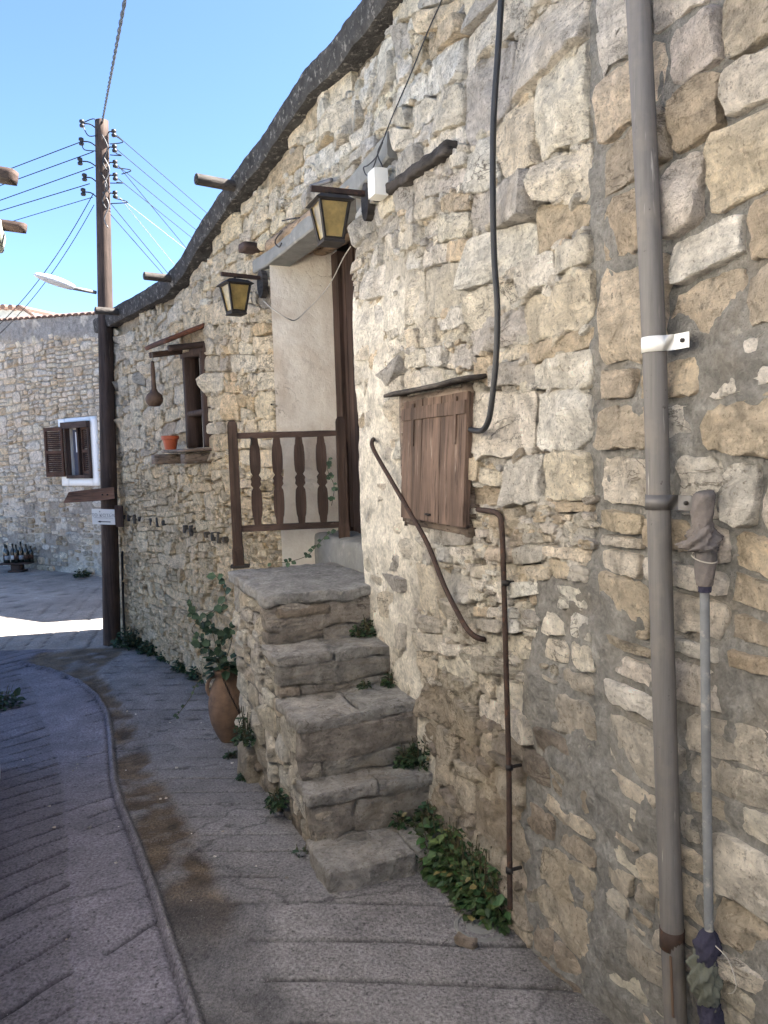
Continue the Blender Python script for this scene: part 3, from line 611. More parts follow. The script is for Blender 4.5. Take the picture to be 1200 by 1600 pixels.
# core of mortar and rubble
m = MB(); prof = [(fs[0] + .03, -.4)]
for i in range(5): prof += [(fs[i] + .035, (fz[i - 1] if i else -.4)), (fs[i] + .035, fz[i] - .035)]
prof += [(SB - .02, ZL - .035), (SB - .02, -.4)]
core_pts = [sp(a, SWD - .03, z) for a, z in prof]
m.prism(core_pts, -NA * (SWD + .10)); core = m.out('core', MM, st, tint=(.30, .275, .24))
def tint_stone(base, V, seed): return np.clip(np.array(base) * (1 + .12 * fbm(np.asarray(V) * 3 + seed, 3))[:, None], .02, .8)
for i in range(5):
    a, b = fs[i], (fs[i + 1] + .05 if i < 4 else SB); z1 = fz[i]; z0 = fz[i - 1] if i else -.05
    th = (.10, .055, .045, .045, .06)[i]; wid = SWD + .02; near_h = -.04
    if i == 4:
        V, Fc = rough_box(sp((a + b) / 2, (SWD + .01) / 2 - .05, z1 - th / 2), TA, NA, UZ, b - a, SWD + .10, th, .018, .018, .010, 4.0, 10)
        put('landing_slab', V, Fc, MM, st, 1, tint=tint_stone((.34, .325, .305), V, 1.0))
        V, Fc = rough_box(sp(a + .04, SWD / 2 + .09, z1 - th - .03), TA, NA, UZ, .08, .28, .055, .02, .012, .02, 9.0, 9); put('riser_stone', V, Fc, MS, st, 1, tint=tint_stone((.34, .28, .22), V, 2))
    else:                                                      # two tread stones side by side
        cut = (.62, .52, .50, .47)[i]
        for k, (h0, h1) in enumerate(((-.06, wid * (1 - cut) - .004), (wid * (1 - cut) + .004, wid))):
            dz = (0, .006)[k] * (1 if i % 2 else -1); df = rng.uniform(-.008, .008)
            V, Fc = rough_box(sp((a + df + b) / 2, (h0 + h1) / 2, z1 - th / 2 + dz), TA, NA, UZ, b - a - df, h1 - h0, th, .014, .016, .006, i * 3 + k, 14)
            put('tread', V, Fc, MS, st, 1, tint=tint_stone(((.39, .37, .34), (.43, .40, .365))[k] , V, i))
    # riser courses under the tread
    zz = z1 - th; lo = max(z0, z1 - .34); kk = 0
    while zz - lo > .03:
        hh = min(zz - lo, rng.uniform(.08, .16)); h = 0.0
        while h < SWD - .03:
            ww = min(rng.uniform(.22, .60), SWD + .005 - h); 
            if SWD - h - ww < .08: ww = SWD + .005 - h
            V, Fc = rough_box(sp(a + .052 + rng.uniform(-.004, .010), h + ww / 2, zz - hh / 2), TA, NA, UZ, .09, ww + .004, hh + .002, .014, .022, .008, i * 7 + kk + h, 9)
            put('riser_stone', V, Fc, MS, st, 1, tint=tint_stone(tone([(.29, .255, .22), (.36, .305, .25), (.25, .23, .205), (.33, .30, .265)], rng), V, kk)); h += ww; kk += 1
        zz -= hh
# side face of the staircase: rubble on the plane h = SWD
def stair_top(s): 
    z = -.4
    for i in range(5):
        if s >= fs[i] + .01: z = fz[i] - (.05, .06, .05, .05, .085)[i]
    return z
cells = []; qs = []
for i in range(5):
    a, b = fs[i] + .01, fs[i + 1] + (.0 if i < 4 else -.0); zt = fz[i] - (.10, .055, .045, .045, .06)[i] - .002
    subdivide(np.array([(a, -.32), (b, -.32), (b, zt), (a, zt)], float), lambda s, z: (.17, .085), [], rng, qs)
for q in qs:
    V, Fc = stone_shape(q, rng.uniform(.008, .02), rng.uniform(.008, .04), rng, 16, (1, 1, .9, .65, .3)); pal = P_OCH + P_PALE if q.mean(0)[1] > .1 else P_BROWN + P_OCH
    cells.append((V, Fc, tone(pal, rng) * np.array([.84, .83, .81])))
def side_map(V): return np.array(A0) + V[:, :1] * np.array(TA) + (V[:, 2:] + SWD - .03) * np.array(NA) + V[:, 1:2] * np.array([0, 0, 1])
emit_stones(cells, side_map, st, core, rng, 'small_stones', 300)
V, Fc = rough_box(sp(SB - .40, SWD + .005, -.06), TA, NA, UZ, .22, .08, .20, .02, .03, .02, 5.3, 9); put('stone', V, Fc, MS, core, 1, tint=tint_stone((.42, .36, .28), V, 1))

# ------------------------------------------------------------------ doorway
d0, d1, dz0, dz1 = DOOR; REC = .30
pL = Vector(wpos(d1, 0, 0)); nD = (Vector(wpos(d1, 0, 1)) - pL + Vector(wpos(d0, 0, 1)) - Vector(wpos(d0, 0, 0))).normalized(); pR = Vector(wpos(d0, 0, 0)); tD = (pL - pR).normalized(); nD = Vector((-tD.y, tD.x, 0))
inL = at_depth(530, 700, 4.98); inL.z = 0
def sheet(a, b, z0, z1, n_, amp, seed, nu=24, nv=50):          # uneven plastered face between plan points a and b
    V = []; Fc = []
    for i in range(nu + 1):
        for j in range(nv + 1): V.append(a + (b - a) * (i / nu) + UZ * (z0 + (z1 - z0) * j / nv))
    V = np.array([tuple(v) for v in V]); V += np.array(n_) * (fbm(V * 4 + seed, 4) * amp)[:, None]
    for i in range(nu):
        for j in range(nv): Fc.append((i * (nv + 1) + j, (i + 1) * (nv + 1) + j, (i + 1) * (nv + 1) + j + 1, i * (nv + 1) + j + 1))
    return V, Fc
nr = (inL - pL).cross(UZ).normalized(); nr = nr if nr.dot(Vector((0, -1, 0))) > 0 else -nr
V, Fc = sheet(pL + (pL - inL) * .03, inL + (inL - pL) * .1, .80, dz1 + .03, nr, .016, 1.0); put('door_reveal', V, Fc, MPLAS, house, 1)
inR = pR - nD * REC
V, Fc = sheet(pR, inR - nD * .1, .80, dz1 + .03, -nr, .012, 2.0); put('door_reveal', V, Fc, MPLAS, house, 1)
# soffit of rough timbers under the lintel
for k in range(4):
    o_ = -.02 - k * .10; a = pR - nD * (-o_) + tD * -.05; b = pL + tD * .05 + nD * o_
    V, Fc = rough_box((a + b) / 2 + UZ * (dz1 + .035), (b - a).normalized(), nD, UZ, (b - a).length, .095, .07, .04, .010, .02, k * 3.0, 6)
    put('soffit_timber', V, Fc, mat_wood('soffit_wood', (.24, .17, .11), 'h', wornamt=.6) if k == 0 else bpy.data.materials['soffit_wood'], house, 1)
# concrete lintel on the face
a, b = Vector(wpos(LINT[0], LINT[2], .03)), Vector(wpos(LINT[1], LINT[3], .03)); ns_ = 40; V = []
for i in range(ns_ + 1):
    s = LINT[0] + (LINT[1] - LINT[0]) * i / ns_; zt = float(lint_hi(s)); zb = float(lint_lo(s)) if not (d0 < s < d1) else min(float(lint_lo(s)), dz1 + .02)
    for (h, z) in ((-.12, zt), (.022, zt), (.027, zt - .01), (.027, (zt + zb) / 2), (.027, zb + .008), (.020, zb), (-.12, zb)): V.append(wpos(s, z, h))
V = np.array(V); V += np.stack([fbm(V * 7 + 3 * k, 3) for k in range(3)], -1) * .007; n = 7
put('lintel', V, [(i * n + k, i * n + (k + 1) % n, (i + 1) * n + (k + 1) % n, (i + 1) * n + k) for i in range(ns_) for k in range(n)] + [tuple(range(n)), tuple(range(ns_ * n, ns_ * n + n))[::-1]], MCEM, house, 30)
p, q = wp(588, 310, .045), wp(700, 230, .045); ax = (q - p).normalized(); nA_ = NA; az = ax.cross(nA_).normalized(); az = az if az.z > 0 else -az
V, Fc = rough_box((p + q) / 2 - nA_ * .03, ax, nA_, az, (q - p).length, .09, .042, .010, .012, .008, 8.0, 22); put('old_timber_lintel', V, Fc, WOLD, house, 1)
# door frame and leaf
zt0 = 1.10; fx = inL
def frame_post(c, w, d_, z0, z1, name, mat, parent): m = MB(); m.box(c + UZ * (z0 + z1) / 2, tD, nD, UZ, w, d_, z1 - z0); return m.out(name, mat, parent)
dr0 = inL + (inL - pL) * .02
leafc = (inL + inR) / 2
door = put('door', *(lambda m: (np.array([tuple(v) for v in m.V]), m.F))(MB().box(leafc - nD * .05 + UZ * ((zt0 + dz1) / 2), (inL - inR).normalized(), nD, UZ, (inL - inR).length, .02, dz1 - zt0)), WDARKZ, house)
L = (inL - inR).length; ld = (inL - inR).normalized()
for k in range(7):
    m = MB(); m.box(inR + ld * (L * (k + .5) / 7) - nD * .03 + UZ * ((zt0 + dz1) / 2), ld, nD, UZ, L / 7 - .008, .022, dz1 - zt0 - .06); m.out('plank', WDARKZ, door)
for cpos, w_ in ((inL - ld * .055, .11), (inL - ld * .30, .05), (inR + ld * .05, .10)):
    m = MB(); m.box(cpos + nD * (-.035 if w_ > .06 else -.03) + UZ * ((zt0 + dz1) / 2), ld, nD, UZ, w_, .09 if w_ > .06 else .05, dz1 - zt0 + .02); m.out('door_frame', WDARKZ, door)
V, Fc = rough_box((inL + inR) / 2 + nD * .03 + UZ * (zt0 - .13), ld, nD, UZ, L + .06, .34, .26, .04, .012, .03, 2.0, 6); put('threshold', V, Fc, MCEM, house, 1)
V, Fc = rough_box((pL + pR) / 2 - nD * .16 + UZ * (.62), tD, nD, UZ, (pL - pR).length + .1, .34, .5, .05, .012, .03, 2.6, 6); put('threshold', V, Fc, MCEM, house, 1)
m = MB(); m.box((inL + inR) / 2 - nD * .16 + UZ * 1.9, ld, nD, UZ, L + .6, .02, 2.6); m.out('room_shade_sheet', MDARK, house)  # flat near-black sheet painted as the shade behind the door

# ------------------------------------------------------------------ shuttered window
w0, w1_, wz0, wz1 = WIN; nW = wn((w0 + w1_) / 2); tW = wt((w0 + w1_) / 2)
def W3(s, z, h): return Vector(wpos(s, z, h))
win = put('window', *(lambda m: (np.array([tuple(v) for v in m.V]), m.F))(MB().box(W3((w0 + w1_) / 2, (wz0 + wz1) / 2, -.16), tW, nW, UZ, w1_ - w0 + .1, .02, wz1 - wz0 + .1)), MDARK, house)
for (s, z, a, b) in ((w0 + .015, (wz0 + wz1) / 2, .05, wz1 - wz0 + .04), (w1_ - .015, (wz0 + wz1) / 2, .05, wz1 - wz0 + .04), ((w0 + w1_) / 2, wz0 + .01, w1_ - w0, .045), ((w0 + w1_) / 2, wz1 - .01, w1_ - w0, .045)):
    V, Fc = rough_box(W3(s, z, -.045), tW, nW, UZ, a, .16, b, .06, .003, .006, s * 3); put('window_frame', V, Fc, WGREY, win, 1)
# the shutter hangs from its top edge and is propped a little away from the wall at the bottom
tilt = math.radians(3.5); up = (UZ * math.cos(tilt) - nW * math.sin(tilt)).normalized(); outw = (nW * math.cos(tilt) + UZ * math.sin(tilt)).normalized()
top = W3((w0 + w1_) / 2 - .055, wz1 - .012, .04); Hs = wz1 - wz0 - .035; Ws = w1_ - w0 - .035
shut = put('shutter', *(lambda m: (np.array([tuple(v) for v in m.V]), m.F))(MB().box(top - up * Hs / 2 - outw * .014, tW, outw, up, Ws - .01, .012, Hs - .01)), WSHUT, win)
bw_ = [.36, .30, .34]; x = -Ws / 2
for k, f_ in enumerate(bw_):
    ww = Ws * f_; V, Fc = rough_box(top - up * Hs / 2 + tW * (x + ww / 2), tW, outw, up, ww - .003, .018, Hs, .05, .0025, .004, k * 5.0); put('board', V, Fc, WSHUT, shut, 30); x += ww
for zc in (.055,): V, Fc = rough_box(top - up * zc + outw * .012, tW, outw, up, Ws - .004, .010, .05, .05, .0015, .003, zc); put('batten', V, Fc, WSHUT, shut, 30)
for xx in (-Ws * .36, Ws * .30):
    m = MB(); m.box(top - up * .10 + tW * xx + outw * .0125, tW, outw, up, .022, .006, .17); m.out('hinge', WSHUT, shut)
m = MB(); m.tube([top - up * (Hs - .03) + outw * (.012 + .012 * math.sin(a)) + tW * (.0 + .015 * math.cos(a)) for a in np.linspace(0, 6.2, 10)], .004, 6); m.out('ring_pull', MIRON, shut, 1)
V, Fc = rough_box(W3((w0 + w1_) / 2 - .045, wz1 + .028, .045), tW, (nW - UZ * .12).normalized(), UZ, w1_ - w0 + .13, .12, .020, .04, .006, .008, 1.0); put('drip_board', V, Fc, WOLD, win, 1)
# ------------------------------------------------------------------ slot window on the far part
s0_, s1_, z0_, z1_ = SLOT; nS = wn((s0_ + s1_) / 2); tS = wt((s0_ + s1_) / 2)
sw_ = put('slot_window', *(lambda m: (np.array([tuple(v) for v in m.V]), m.F))(MB().box(W3((s0_ + s1_) / 2, (z0_ + z1_) / 2, -.14), tS, nS, UZ, s1_ - s0_ + .1, .02, z1_ - z0_ + .1)), MDARK, house)
for (s, z, a, b) in ((s0_ + .02, (z0_ + z1_) / 2, .06, z1_ - z0_), (s1_ - .02, (z0_ + z1_) / 2, .06, z1_ - z0_), ((s0_ + s1_) / 2, z1_, s1_ - s0_ + .1, .07), ((s0_ + s1_) / 2, (z0_ + z1_) / 2 - .1, s1_ - s0_, .04)):
    V, Fc = rough_box(W3(s, z, -.03), tS, nS, UZ, a, .12, b, .06, .004, .008, s); put('window_frame', V, Fc, WDARKZ, sw_, 1)
sm_ = (s0_ + s1_) / 2; HO = .30
a = W3(sm_, z1_ + .17, -.02); b = W3(sm_, z1_ + .03, HO); ax = (b - a).normalized(); az = ax.cross(tS).normalized(); az = az if az.z > 0 else -az
V, Fc = rough_box((a + b) / 2, ax, tS, az, (b - a).length, s1_ - s0_ + .10, .035, .05, .004, .008, 1.0); put('canopy_board', V, Fc, WRED, sw_, 1)
for k, s in enumerate((s0_ - .01, s1_ + .01)):
    a = W3(s, z1_ + .03, -.02); b = W3(s, z1_ - .02, HO - .02); ax = (b - a).normalized(); az = ax.cross(tS).normalized()
    V, Fc = rough_box((a + b) / 2, ax, tS, az, (b - a).length, .05, .045, .05, .004, .008, k * 2.0); put('canopy_bracket', V, Fc, WDARKH, sw_, 1)
for k, (s, ho) in enumerate(((s0_ + .03, .20), (s1_ - .0, .30))):
    a = W3(s, z0_ - .075, -.04); b = W3(s, z0_ - .085, ho); V, Fc = rough_box((a + b) / 2, nS, tS, UZ, (b - a).length, .10, .075, .04, .006, .01, 4.0 + k); put('sill_beam', V, Fc, WGREY, sw_, 1)
V, Fc = rough_box(W3(sm_, z0_ - .022, .09), tS, nS, UZ, s1_ - s0_ + .12, .24, .025, .05, .005, .008, 7.0); put('sill_plank', V, Fc, WGREY, sw_, 1)
# small beam ends and spouts along the roof edge
for i, (a, b, r) in enumerate((((333, 296), (372, 292), .034), ((237, 440), (272, 436), .030), ((166, 490), (190, 488), .032))):
    s_, z_ = whit(b[0], b[1], .05); p = W3(s_, z_, -.1); q = W3(s_, z_, .33 if i == 0 else .28)
    m = MB(); m.tube([p, q], r, 10); m.tube([q, q + (q - p).normalized() * .004], r * .7, 10); m.out('roof_spout', WOLD, house, 40)
V, Fc = rough_box(W3(*whit(393, 388, .04), .03), wt(5), wn(5), UZ, .10, .16, .055, .03, .004, .008, 3.0); put('beam_end', V, Fc, WDARKH, house, 1)

# ------------------------------------------------------------------ far house across the end of the street
FD = Vector((-.816, .578, 0)); FN = Vector((-.578, -.816, 0)); F0 = Vector((-4.39, 11.7, 0)); fE = -4.55; fL = 5.5
def fpos(u, z, h=0.0): u = np.asarray(u, float); return np.stack([F0.x + FD.x * u + FN.x * h, F0.y + FD.y * u + FN.y * h, np.asarray(z, float) + 0 * u], -1)
def fhit(px, py, h=0.0):
    d = ray(px, py); k = (F0 + FN * h).dot(FN) / d.dot(FN); p = d * k; return (p - F0 - FN * h).dot(FD), EYE + p.z
far = empty('far_house', fpos(1, -.17), 'weathered stone house facing the end of the street with a white framed window', 'house')
zt1, zt2 = fhit(150, 489)[1], fhit(0, 502)[1]; u2 = fhit(0, 502)[0]; ftop = lambda u: zt1 + (zt2 - zt1) * (np.asarray(u) / u2)
a = fhit(93, 655); b = fhit(157, 759); SUR = (b[0], a[0], b[1], a[1])
a = fhit(105, 664); b = fhit(148, 747); FW = (b[0], a[0], b[1], a[1])
gu = grid_lines(-1.6, fL, .045, SUR[:2]); gz = grid_lines(-.5, 4.4, .045, SUR[2:]); GU, GZ2 = np.meshgrid(gu, gz, indexing='ij')
lowp = sstep(1.30, .95, GZ2 + .3 * n2(GU, GZ2, 1.4, 3.0)); topp = sstep(-.42, -.28, GZ2 - ftop(GU) + .12 * n2(GU, GZ2, 2, 5.0))
FH = -.012 + .012 * n2(GU, GZ2, 4, 1.0) + lowp * (.012 + .016 * n2(GU, GZ2, 5, 2.0, 4)) + topp * .04
FV = fpos(GU, np.minimum(GZ2, ftop(GU)), FH).reshape(-1, 3); I = np.arange(GU.size).reshape(GU.shape); cu = (GU[:-1, :-1] + GU[1:, 1:]) / 2; cz = (GZ2[:-1, :-1] + GZ2[1:, 1:]) / 2
kp = (cz < ftop(cu) + .03) & ~((cu > FW[0]) & (cu < FW[1]) & (cz > FW[2]) & (cz < FW[3]))
patch = n2(GU, GZ2, 3.2, 7.0, 4)
tn = np.array([.48, .41, .315]) * np.ones(GU.shape + (1,)); lp = lowp[..., None]; tn = tn * (1 - lp) + lp * (np.where((patch > .02)[..., None], np.array([.36, .31, .255]), np.array([.62, .54, .44])))
tp = topp[..., None]; tn = tn * (1 - tp) + tp * np.where((patch > -.1)[..., None], np.array([.33, .31, .28]), np.array([.58, .53, .45]))
fwall = put('front_wall', FV, np.stack([I[:-1, :-1], I[1:, :-1], I[1:, 1:], I[:-1, 1:]], -1)[kp], MM, far, 1, tint=tn.reshape(-1, 3))
qs = []; subdivide(np.array([(-1.2, -.3), (fL - .3, -.3), (fL - .3, 4.2), (-1.2, 4.2)], float), lambda u, z: (.21, .098) if z > 1.2 else (.18, .09), [SUR], rng, qs); cells = []
for q in qs:
    u, z = q.mean(0); lo_ = z + .3 * float(n2(u, z, 1.4, 3.0))
    if z > float(ftop(u)) - .30 or (lo_ < 1.05 and rng.random() < .2): continue
    qq = q.copy(); qq[:, 0] += .04 * n2(q[:, 0], q[:, 1], 2.2, 3.0, 2); qq[:, 1] += .03 * n2(q[:, 0], q[:, 1], 2.0, 4.0, 2)
    V, Fc = stone_shape(qq, rng.uniform(.012, .028), rng.uniform(.012, .035), rng, 12, (1, 1, .8, .4)); pal = [(.76, .66, .53), (.80, .71, .58), (.70, .60, .47), (.72, .63, .48), (.62, .56, .47), (.65, .52, .36)]
    cells.append((V, Fc, tone(pal, rng) * (np.array([.72, .69, .66]) if lo_ < 1.1 and rng.random() < .6 else 1)))
emit_stones(cells, lambda V: fpos(V[:, 0], V[:, 1], V[:, 2]), far, fwall, rng, 'small_stones', 300)
m = MB(); m.prism([V3(fpos(fE, 0, -.08), -.5), V3(fpos(fL, 0, -.08), -.5), V3(fpos(fL, 0, -.08), float(ftop(fL)) - .05), V3(fpos(fE, 0, -.08), float(ftop(fE)) - .05)], -FN * 3.5); m.out('house_body', MPALE, far)
# tile edge along its top, each tile a short half pipe
zt_ = lambda u: float(ftop(u))
for k in range(44):
    u = -2.0 + k * .165; m = MB(); P = []
    for j in range(7):
        w = math.pi * j / 6; P.append((math.cos(w) * .078, math.sin(w) * .032))
    V = []
    for dh, f_ in ((.055, 1.0), (-.34, .85)):
        for (x_, z_) in P: V.append(fpos(u + x_ * f_, zt_(u) + z_ * f_ + .004 - .0 + (-dh) * .22 + .012, dh))
        for (x_, z_) in P: V.append(fpos(u + x_ * f_ * .8, zt_(u) + z_ * f_ * .8 - .008 + (-dh) * .22 + .012, dh))
    Fc = []
    for j in range(6): Fc += [(j, j + 1, 14 + j + 1, 14 + j), (7 + j, 21 + j, 21 + j + 1, 7 + j + 1), (j, 7 + j, 7 + j + 1, j + 1), (14 + j, 15 + j, 22 + j, 21 + j)]
    put('roof_tile', V, Fc, MTILE, far, 0)
# bit of a second roof rising behind its wall top
pr = [at_depth(-60, 480, 15.2), at_depth(35, 484, 15.2), at_depth(57, 500, 15.2), at_depth(-60, 505, 15.2)]
dorm = empty('ridge_roof', pr[3], 'small tiled roof gable showing above the far wall top', 'roof')
m = MB(); m.prism([pr[3], pr[2], pr[1], pr[0]], Vector((.4, 1.6, 0))); m.out('gable', mat_plain('grey_slab', (.30, .31, .30), .9), dorm)
for k in range(9):
    f_ = k / 8; p = pr[0].lerp(pr[1], f_) + UZ * .03; m = MB(); m.tube([p + Vector((-.02, -.14, -.01)), p + Vector((.3, 1.5, .05))], .055, 7); m.out('roof_tile', MTILE, dorm, 40)
m = MB(); m.tube([pr[1] + Vector((0, -.12, .05)), pr[2] + Vector((.05, -.12, .02))], .03, 7); m.out('verge_board', WDARKH, dorm, 40)
# window with white surround, open louvred shutters
su0, su1, sz0, sz1 = SUR; u0, u1, z0, z1 = FW
fw = put('window', *(lambda m: (np.array([tuple(v) for v in m.V]), m.F))(MB().box(Vector(fpos((u0 + u1) / 2, (z0 + z1) / 2, -.16)), FD, FN, UZ, u1 - u0 + .1, .02, z1 - z0 + .1)), MDARK, far)
for (a, b, c_, d_) in ((su0, u0, sz0, sz1), (u1, su1, sz0, sz1), (u0, u1, z1, sz1), (u0, u1, sz0, z0)):
    V, Fc = rough_box(Vector(fpos((a + b) / 2, (c_ + d_) / 2, -.028)), FD, FN, UZ, b - a, .12, d_ - c_, .07, .004, .006, a); put('white_surround', V, Fc, MWHITE, fw, 1)
def fbox(ua, ub, za, zb, h, th, name, mat, par): m = MB(); m.box(Vector(fpos((ua + ub) / 2, (za + zb) / 2, h)), FD, FN, UZ, ub - ua, th, zb - za); return m.out(name, mat, par)
fbox(u0 - .01, u1 + .03, z1 - .06, z1 + .035, .07, .07, 'window_frame', WDARKH, fw)
for (a, b, c_, d_) in ((u0, u0 + .035, z0, z1), (u1 - .035, u1, z0, z1), (u0, u1, z0, z0 + .05)): fbox(a, b, c_, d_, .03, .08, 'window_frame', WDARKZ, fw)
um = u0 + (u1 - u0) * .60; fbox(um - .02, um + .02, z0, z1, -.02, .05, 'window_frame', WDARKZ, fw); fbox(um, um + .16, z0 + .05, z1 - .08, -.03, .01, 'pane', MPANE, fw); fbox(um + .05, um + .075, z0 + .40, z1 - .12, -.045 + .03, .004, 'curtain', MCURT, fw)
def louvre(o0, axu, wid, name):                                # a shutter leaf: stiles, rails and slats; o0 bottom inner corner
    nu = axu.cross(UZ).normalized(); hh = z1 - z0 - .06
    leaf = put(name, *(lambda m: (np.array([tuple(v) for v in m.V]), m.F))(MB().box(o0 + axu * .02 + UZ * hh / 2, axu, nu, UZ, .04, .035, hh)), WSHL, fw)
    for c_, s_ in ((o0 + axu * (wid - .02) + UZ * hh / 2, (.04, hh)), (o0 + axu * wid / 2 + UZ * .04, (wid - .08, .08)), (o0 + axu * wid / 2 + UZ * (hh - .03), (wid - .08, .06)), (o0 + axu * wid / 2 + UZ * hh * .5, (wid - .08, .05))):
        m = MB(); m.box(c_, axu, nu, UZ, s_[0], .035, s_[1]); m.out('rail', WSHL, leaf)
    for k in range(20):
        z_ = .10 + k * (hh - .18) / 19
        if abs(z_ - hh * .5) < .03: continue
        m = MB(); tl = (nu * .7 + UZ * .7).normalized(); m.box(o0 + axu * wid / 2 + UZ * z_, axu, tl, axu.cross(tl), wid - .08, .034, .006); m.out('slat', WSHL, leaf)
bl = Vector(fpos(u1, z0 + .03, .09)); a_, z_ = fhit(77, 706, .09); louvre(bl, (Vector(fpos(a_, 0, .14)) - Vector(fpos(u1, 0, .09))).normalized(), a_ - u1 + .02, 'shutter')
louvre(Vector(fpos(u0 + .035, z0 + .03, .03)), (FD - FN * .25).normalized(), (um - u0) * .78, 'shutter')

# ------------------------------------------------------------------ gate rail at the end of the landing
gL = at_z(373, 886, ZL); gR = at_depth(537, 815, gL.y + .08); gR.z = ZL; gx = (gR - gL); gx.z = 0; GLn = gx.length; gx.normalize(); gy = Vector((-gx.y, gx.x, 0))
gate = empty('wooden_railing', gL, 'dark brown wooden railing with four wavy balusters at the landing end', 'railing')
gz = lambda py, p: at_depth(p[0], py, gL.y).z
zpt = at_depth(362, 657, gL.y).z; zr1 = at_depth(372, 681, gL.y).z; zr0 = at_depth(377, 826, gL.y).z; zpr = at_depth(533, 651, gR.y).z
def post(p, z0, z1, w, par):
    V = []; 
    for (z, f) in ((z0, 1.12), (z0 + .11, 1.1), (z0 + .13, .95), (z1 - .03, .95), (z1 - .012, .8), (z1, .45)):
        for (i, j) in ((-1, -1), (1, -1), (1, 1), (-1, 1)): V.append(p + gx * (i * w / 2 * f) + gy * (j * w / 2 * f) + UZ * (z - p.z))
    Fc = [(r * 4 + k, r * 4 + (k + 1) % 4, r * 4 + 4 + (k + 1) % 4, r * 4 + 4 + k) for r in range(5) for k in range(4)] + [(3, 2, 1, 0), (20, 21, 22, 23)]
    return put('post', [tuple(v) for v in V], Fc, WDARKZ, par, 0)
post(gL, ZL - .005, zpt, .058, gate); post(gR, ZL + .10, zpr, .058, gate)
m = MB(); m.box(gL + gx * .01 + UZ * .006, gx, gy, UZ, .11, .09, .012); m.out('foot_plate', MIRON, gate)
for z, hh in ((zr1, .036), (zr0, .040)):
    V, Fc = rough_box(gL + gx * GLn / 2 + UZ * (z - ZL), gx, gy, UZ, GLn - .05, .034, hh, .05, .003, .006, z); put('rail', V, Fc, WDARKH, gate, 30)
zb0, zb1 = zr0 + .018, zr1 - .016
for k in range(4):
    c = gL + gx * (GLn * (.195 + .205 * k)); L_ = []; R_ = []
    for j in range(29):
        t = j / 28; bul = max(math.sin(math.pi * min(1, abs(t - .5) * 2 / .86)), 0) if abs(t - .5) > .06 else 0
        w = .019 + .013 * abs(math.sin((t * 2.0 + .0) * math.pi)) ** .8 * (1 if .08 < t < .92 else .6); w = w - (.008 if abs(abs(t - .5) - .075) < .02 else 0) + (.008 if abs(t - .5) < .05 else 0)
        z = zb0 + (zb1 - zb0) * t; L_.append((-w, z)); R_.append((w, z))
    V = []; Fc = []
    for (a, z), (b, _) in zip(L_, R_):
        for x_, y_ in ((a, -.011), (b, -.011), (b, .011), (a, .011)): V.append(c + gx * x_ + gy * y_ + UZ * (z - ZL))
    for r in range(28):
        for q in range(4): Fc.append((r * 4 + q, r * 4 + (q + 1) % 4, r * 4 + 4 + (q + 1) % 4, r * 4 + 4 + q))
    put('baluster', [tuple(v) for v in V], Fc, WDARKZ, gate, 30)
m = MB(); m.tube([gL + gx * .10 + gy * -.03 + UZ * (zr1 - ZL - .01 - .05 * t) + gx * (.01 * math.sin(3 * t)) for t in np.linspace(0, 1, 6)], .005, 6); m.out('latch_hook', MIRON, gate, 1)

# ------------------------------------------------------------------ iron hand rail, rusty pipe, cable, downpipes
def wpath(px, off): return [wp(x, y, o) for (x, y), o in zip(px, off if isinstance(off, (list, tuple)) else [off] * len(px))]
def smooth_path(P, n=6):
    P = [Vector(p) for p in P]; out = []
    for i in range(len(P) - 1):
        a, b, c, d = P[max(i - 1, 0)], P[i], P[i + 1], P[min(i + 2, len(P) - 1)]
        for k in range(n):
            t = k / n; out.append(.5 * ((2 * b) + (c - a) * t + (2 * a - 5 * b + 4 * c - d) * t * t + (3 * b - a - 3 * c + d) * t ** 3))
    return out + [P[-1]]
m = MB(); m.tube(smooth_path(wpath([(588, 686), (582, 688), (584, 703), (612, 752), (640, 800), (668, 850), (694, 915), (715, 957), (728, 980), (740, 993), (754, 999), (758, 999)], [-.02, .06, .08, .08, .08, .08, .08, .08, .08, .07, .04, -.02])), .0098, 10)
hr = m.out('hand_rail', MRUST, None, 1); props(hr, 'bent rusty iron handrail sloping down the wall above the steps', 'handrail')
pr_ = empty('rusty_pipe', wp(795, 1400, .03), 'thin rusty iron pipe running down the wall from the shutter to the weeds', 'pipe')
m = MB(); m.tube(smooth_path(wpath([(742, 796), (752, 797), (768, 799), (780, 805), (784, 822), (787, 900), (791, 1050), (795, 1200), (796, 1330), (797, 1420)], [.0, .04, .05, .052, .054, .054, .056, .065, .09, .11])), .0095, 8); m.out('tube', MRUST, pr_, 1)
for py in (911, 1199, 1360):
    m = MB(); p = wp(790 if py < 1000 else 796, py, {911: .054, 1199: .065, 1360: .10}[py]); m.tube([p - NA * .045, p - NA * .0], .006, 8); m.tube([p - UZ * .008, p + UZ * .008], .0125, 10); m.out('pipe_clip', MIRON, pr_, 1)
m = MB(); m.tube(smooth_path(wpath([(786, -60), (783, 0), (778, 80), (771, 190), (770, 300), (772, 400), (777, 480), (775, 560), (768, 630), (762, 660), (752, 673), (733, 671), (726, 672)], [.08, .08, .08, .08, .08, .08, .08, .085, .09, .09, .08, .03, -.02])), .0098, 9)
props(m.out('black_conduit', MBLACK, None, 1), 'thick black cable hanging down the stones to the brown shutter', 'cable')
dp = empty('downpipe', wp(1055, 1640, .06), 'thick grey metal downpipe standing against the near wall with two clamps', 'pipe')
pts = [wp(x, y, .058) for x, y in ((997, 0), (1013, 330), (1023, 560), (1032, 900), (1041, 1200), (1052, 1500), (1056, 1600))]
up_ = (pts[0] - pts[1]).normalized(); pts = [pts[0] + up_ * 1.55] + pts + [pts[-1] + (pts[-1] - pts[-2]).normalized() * .6]
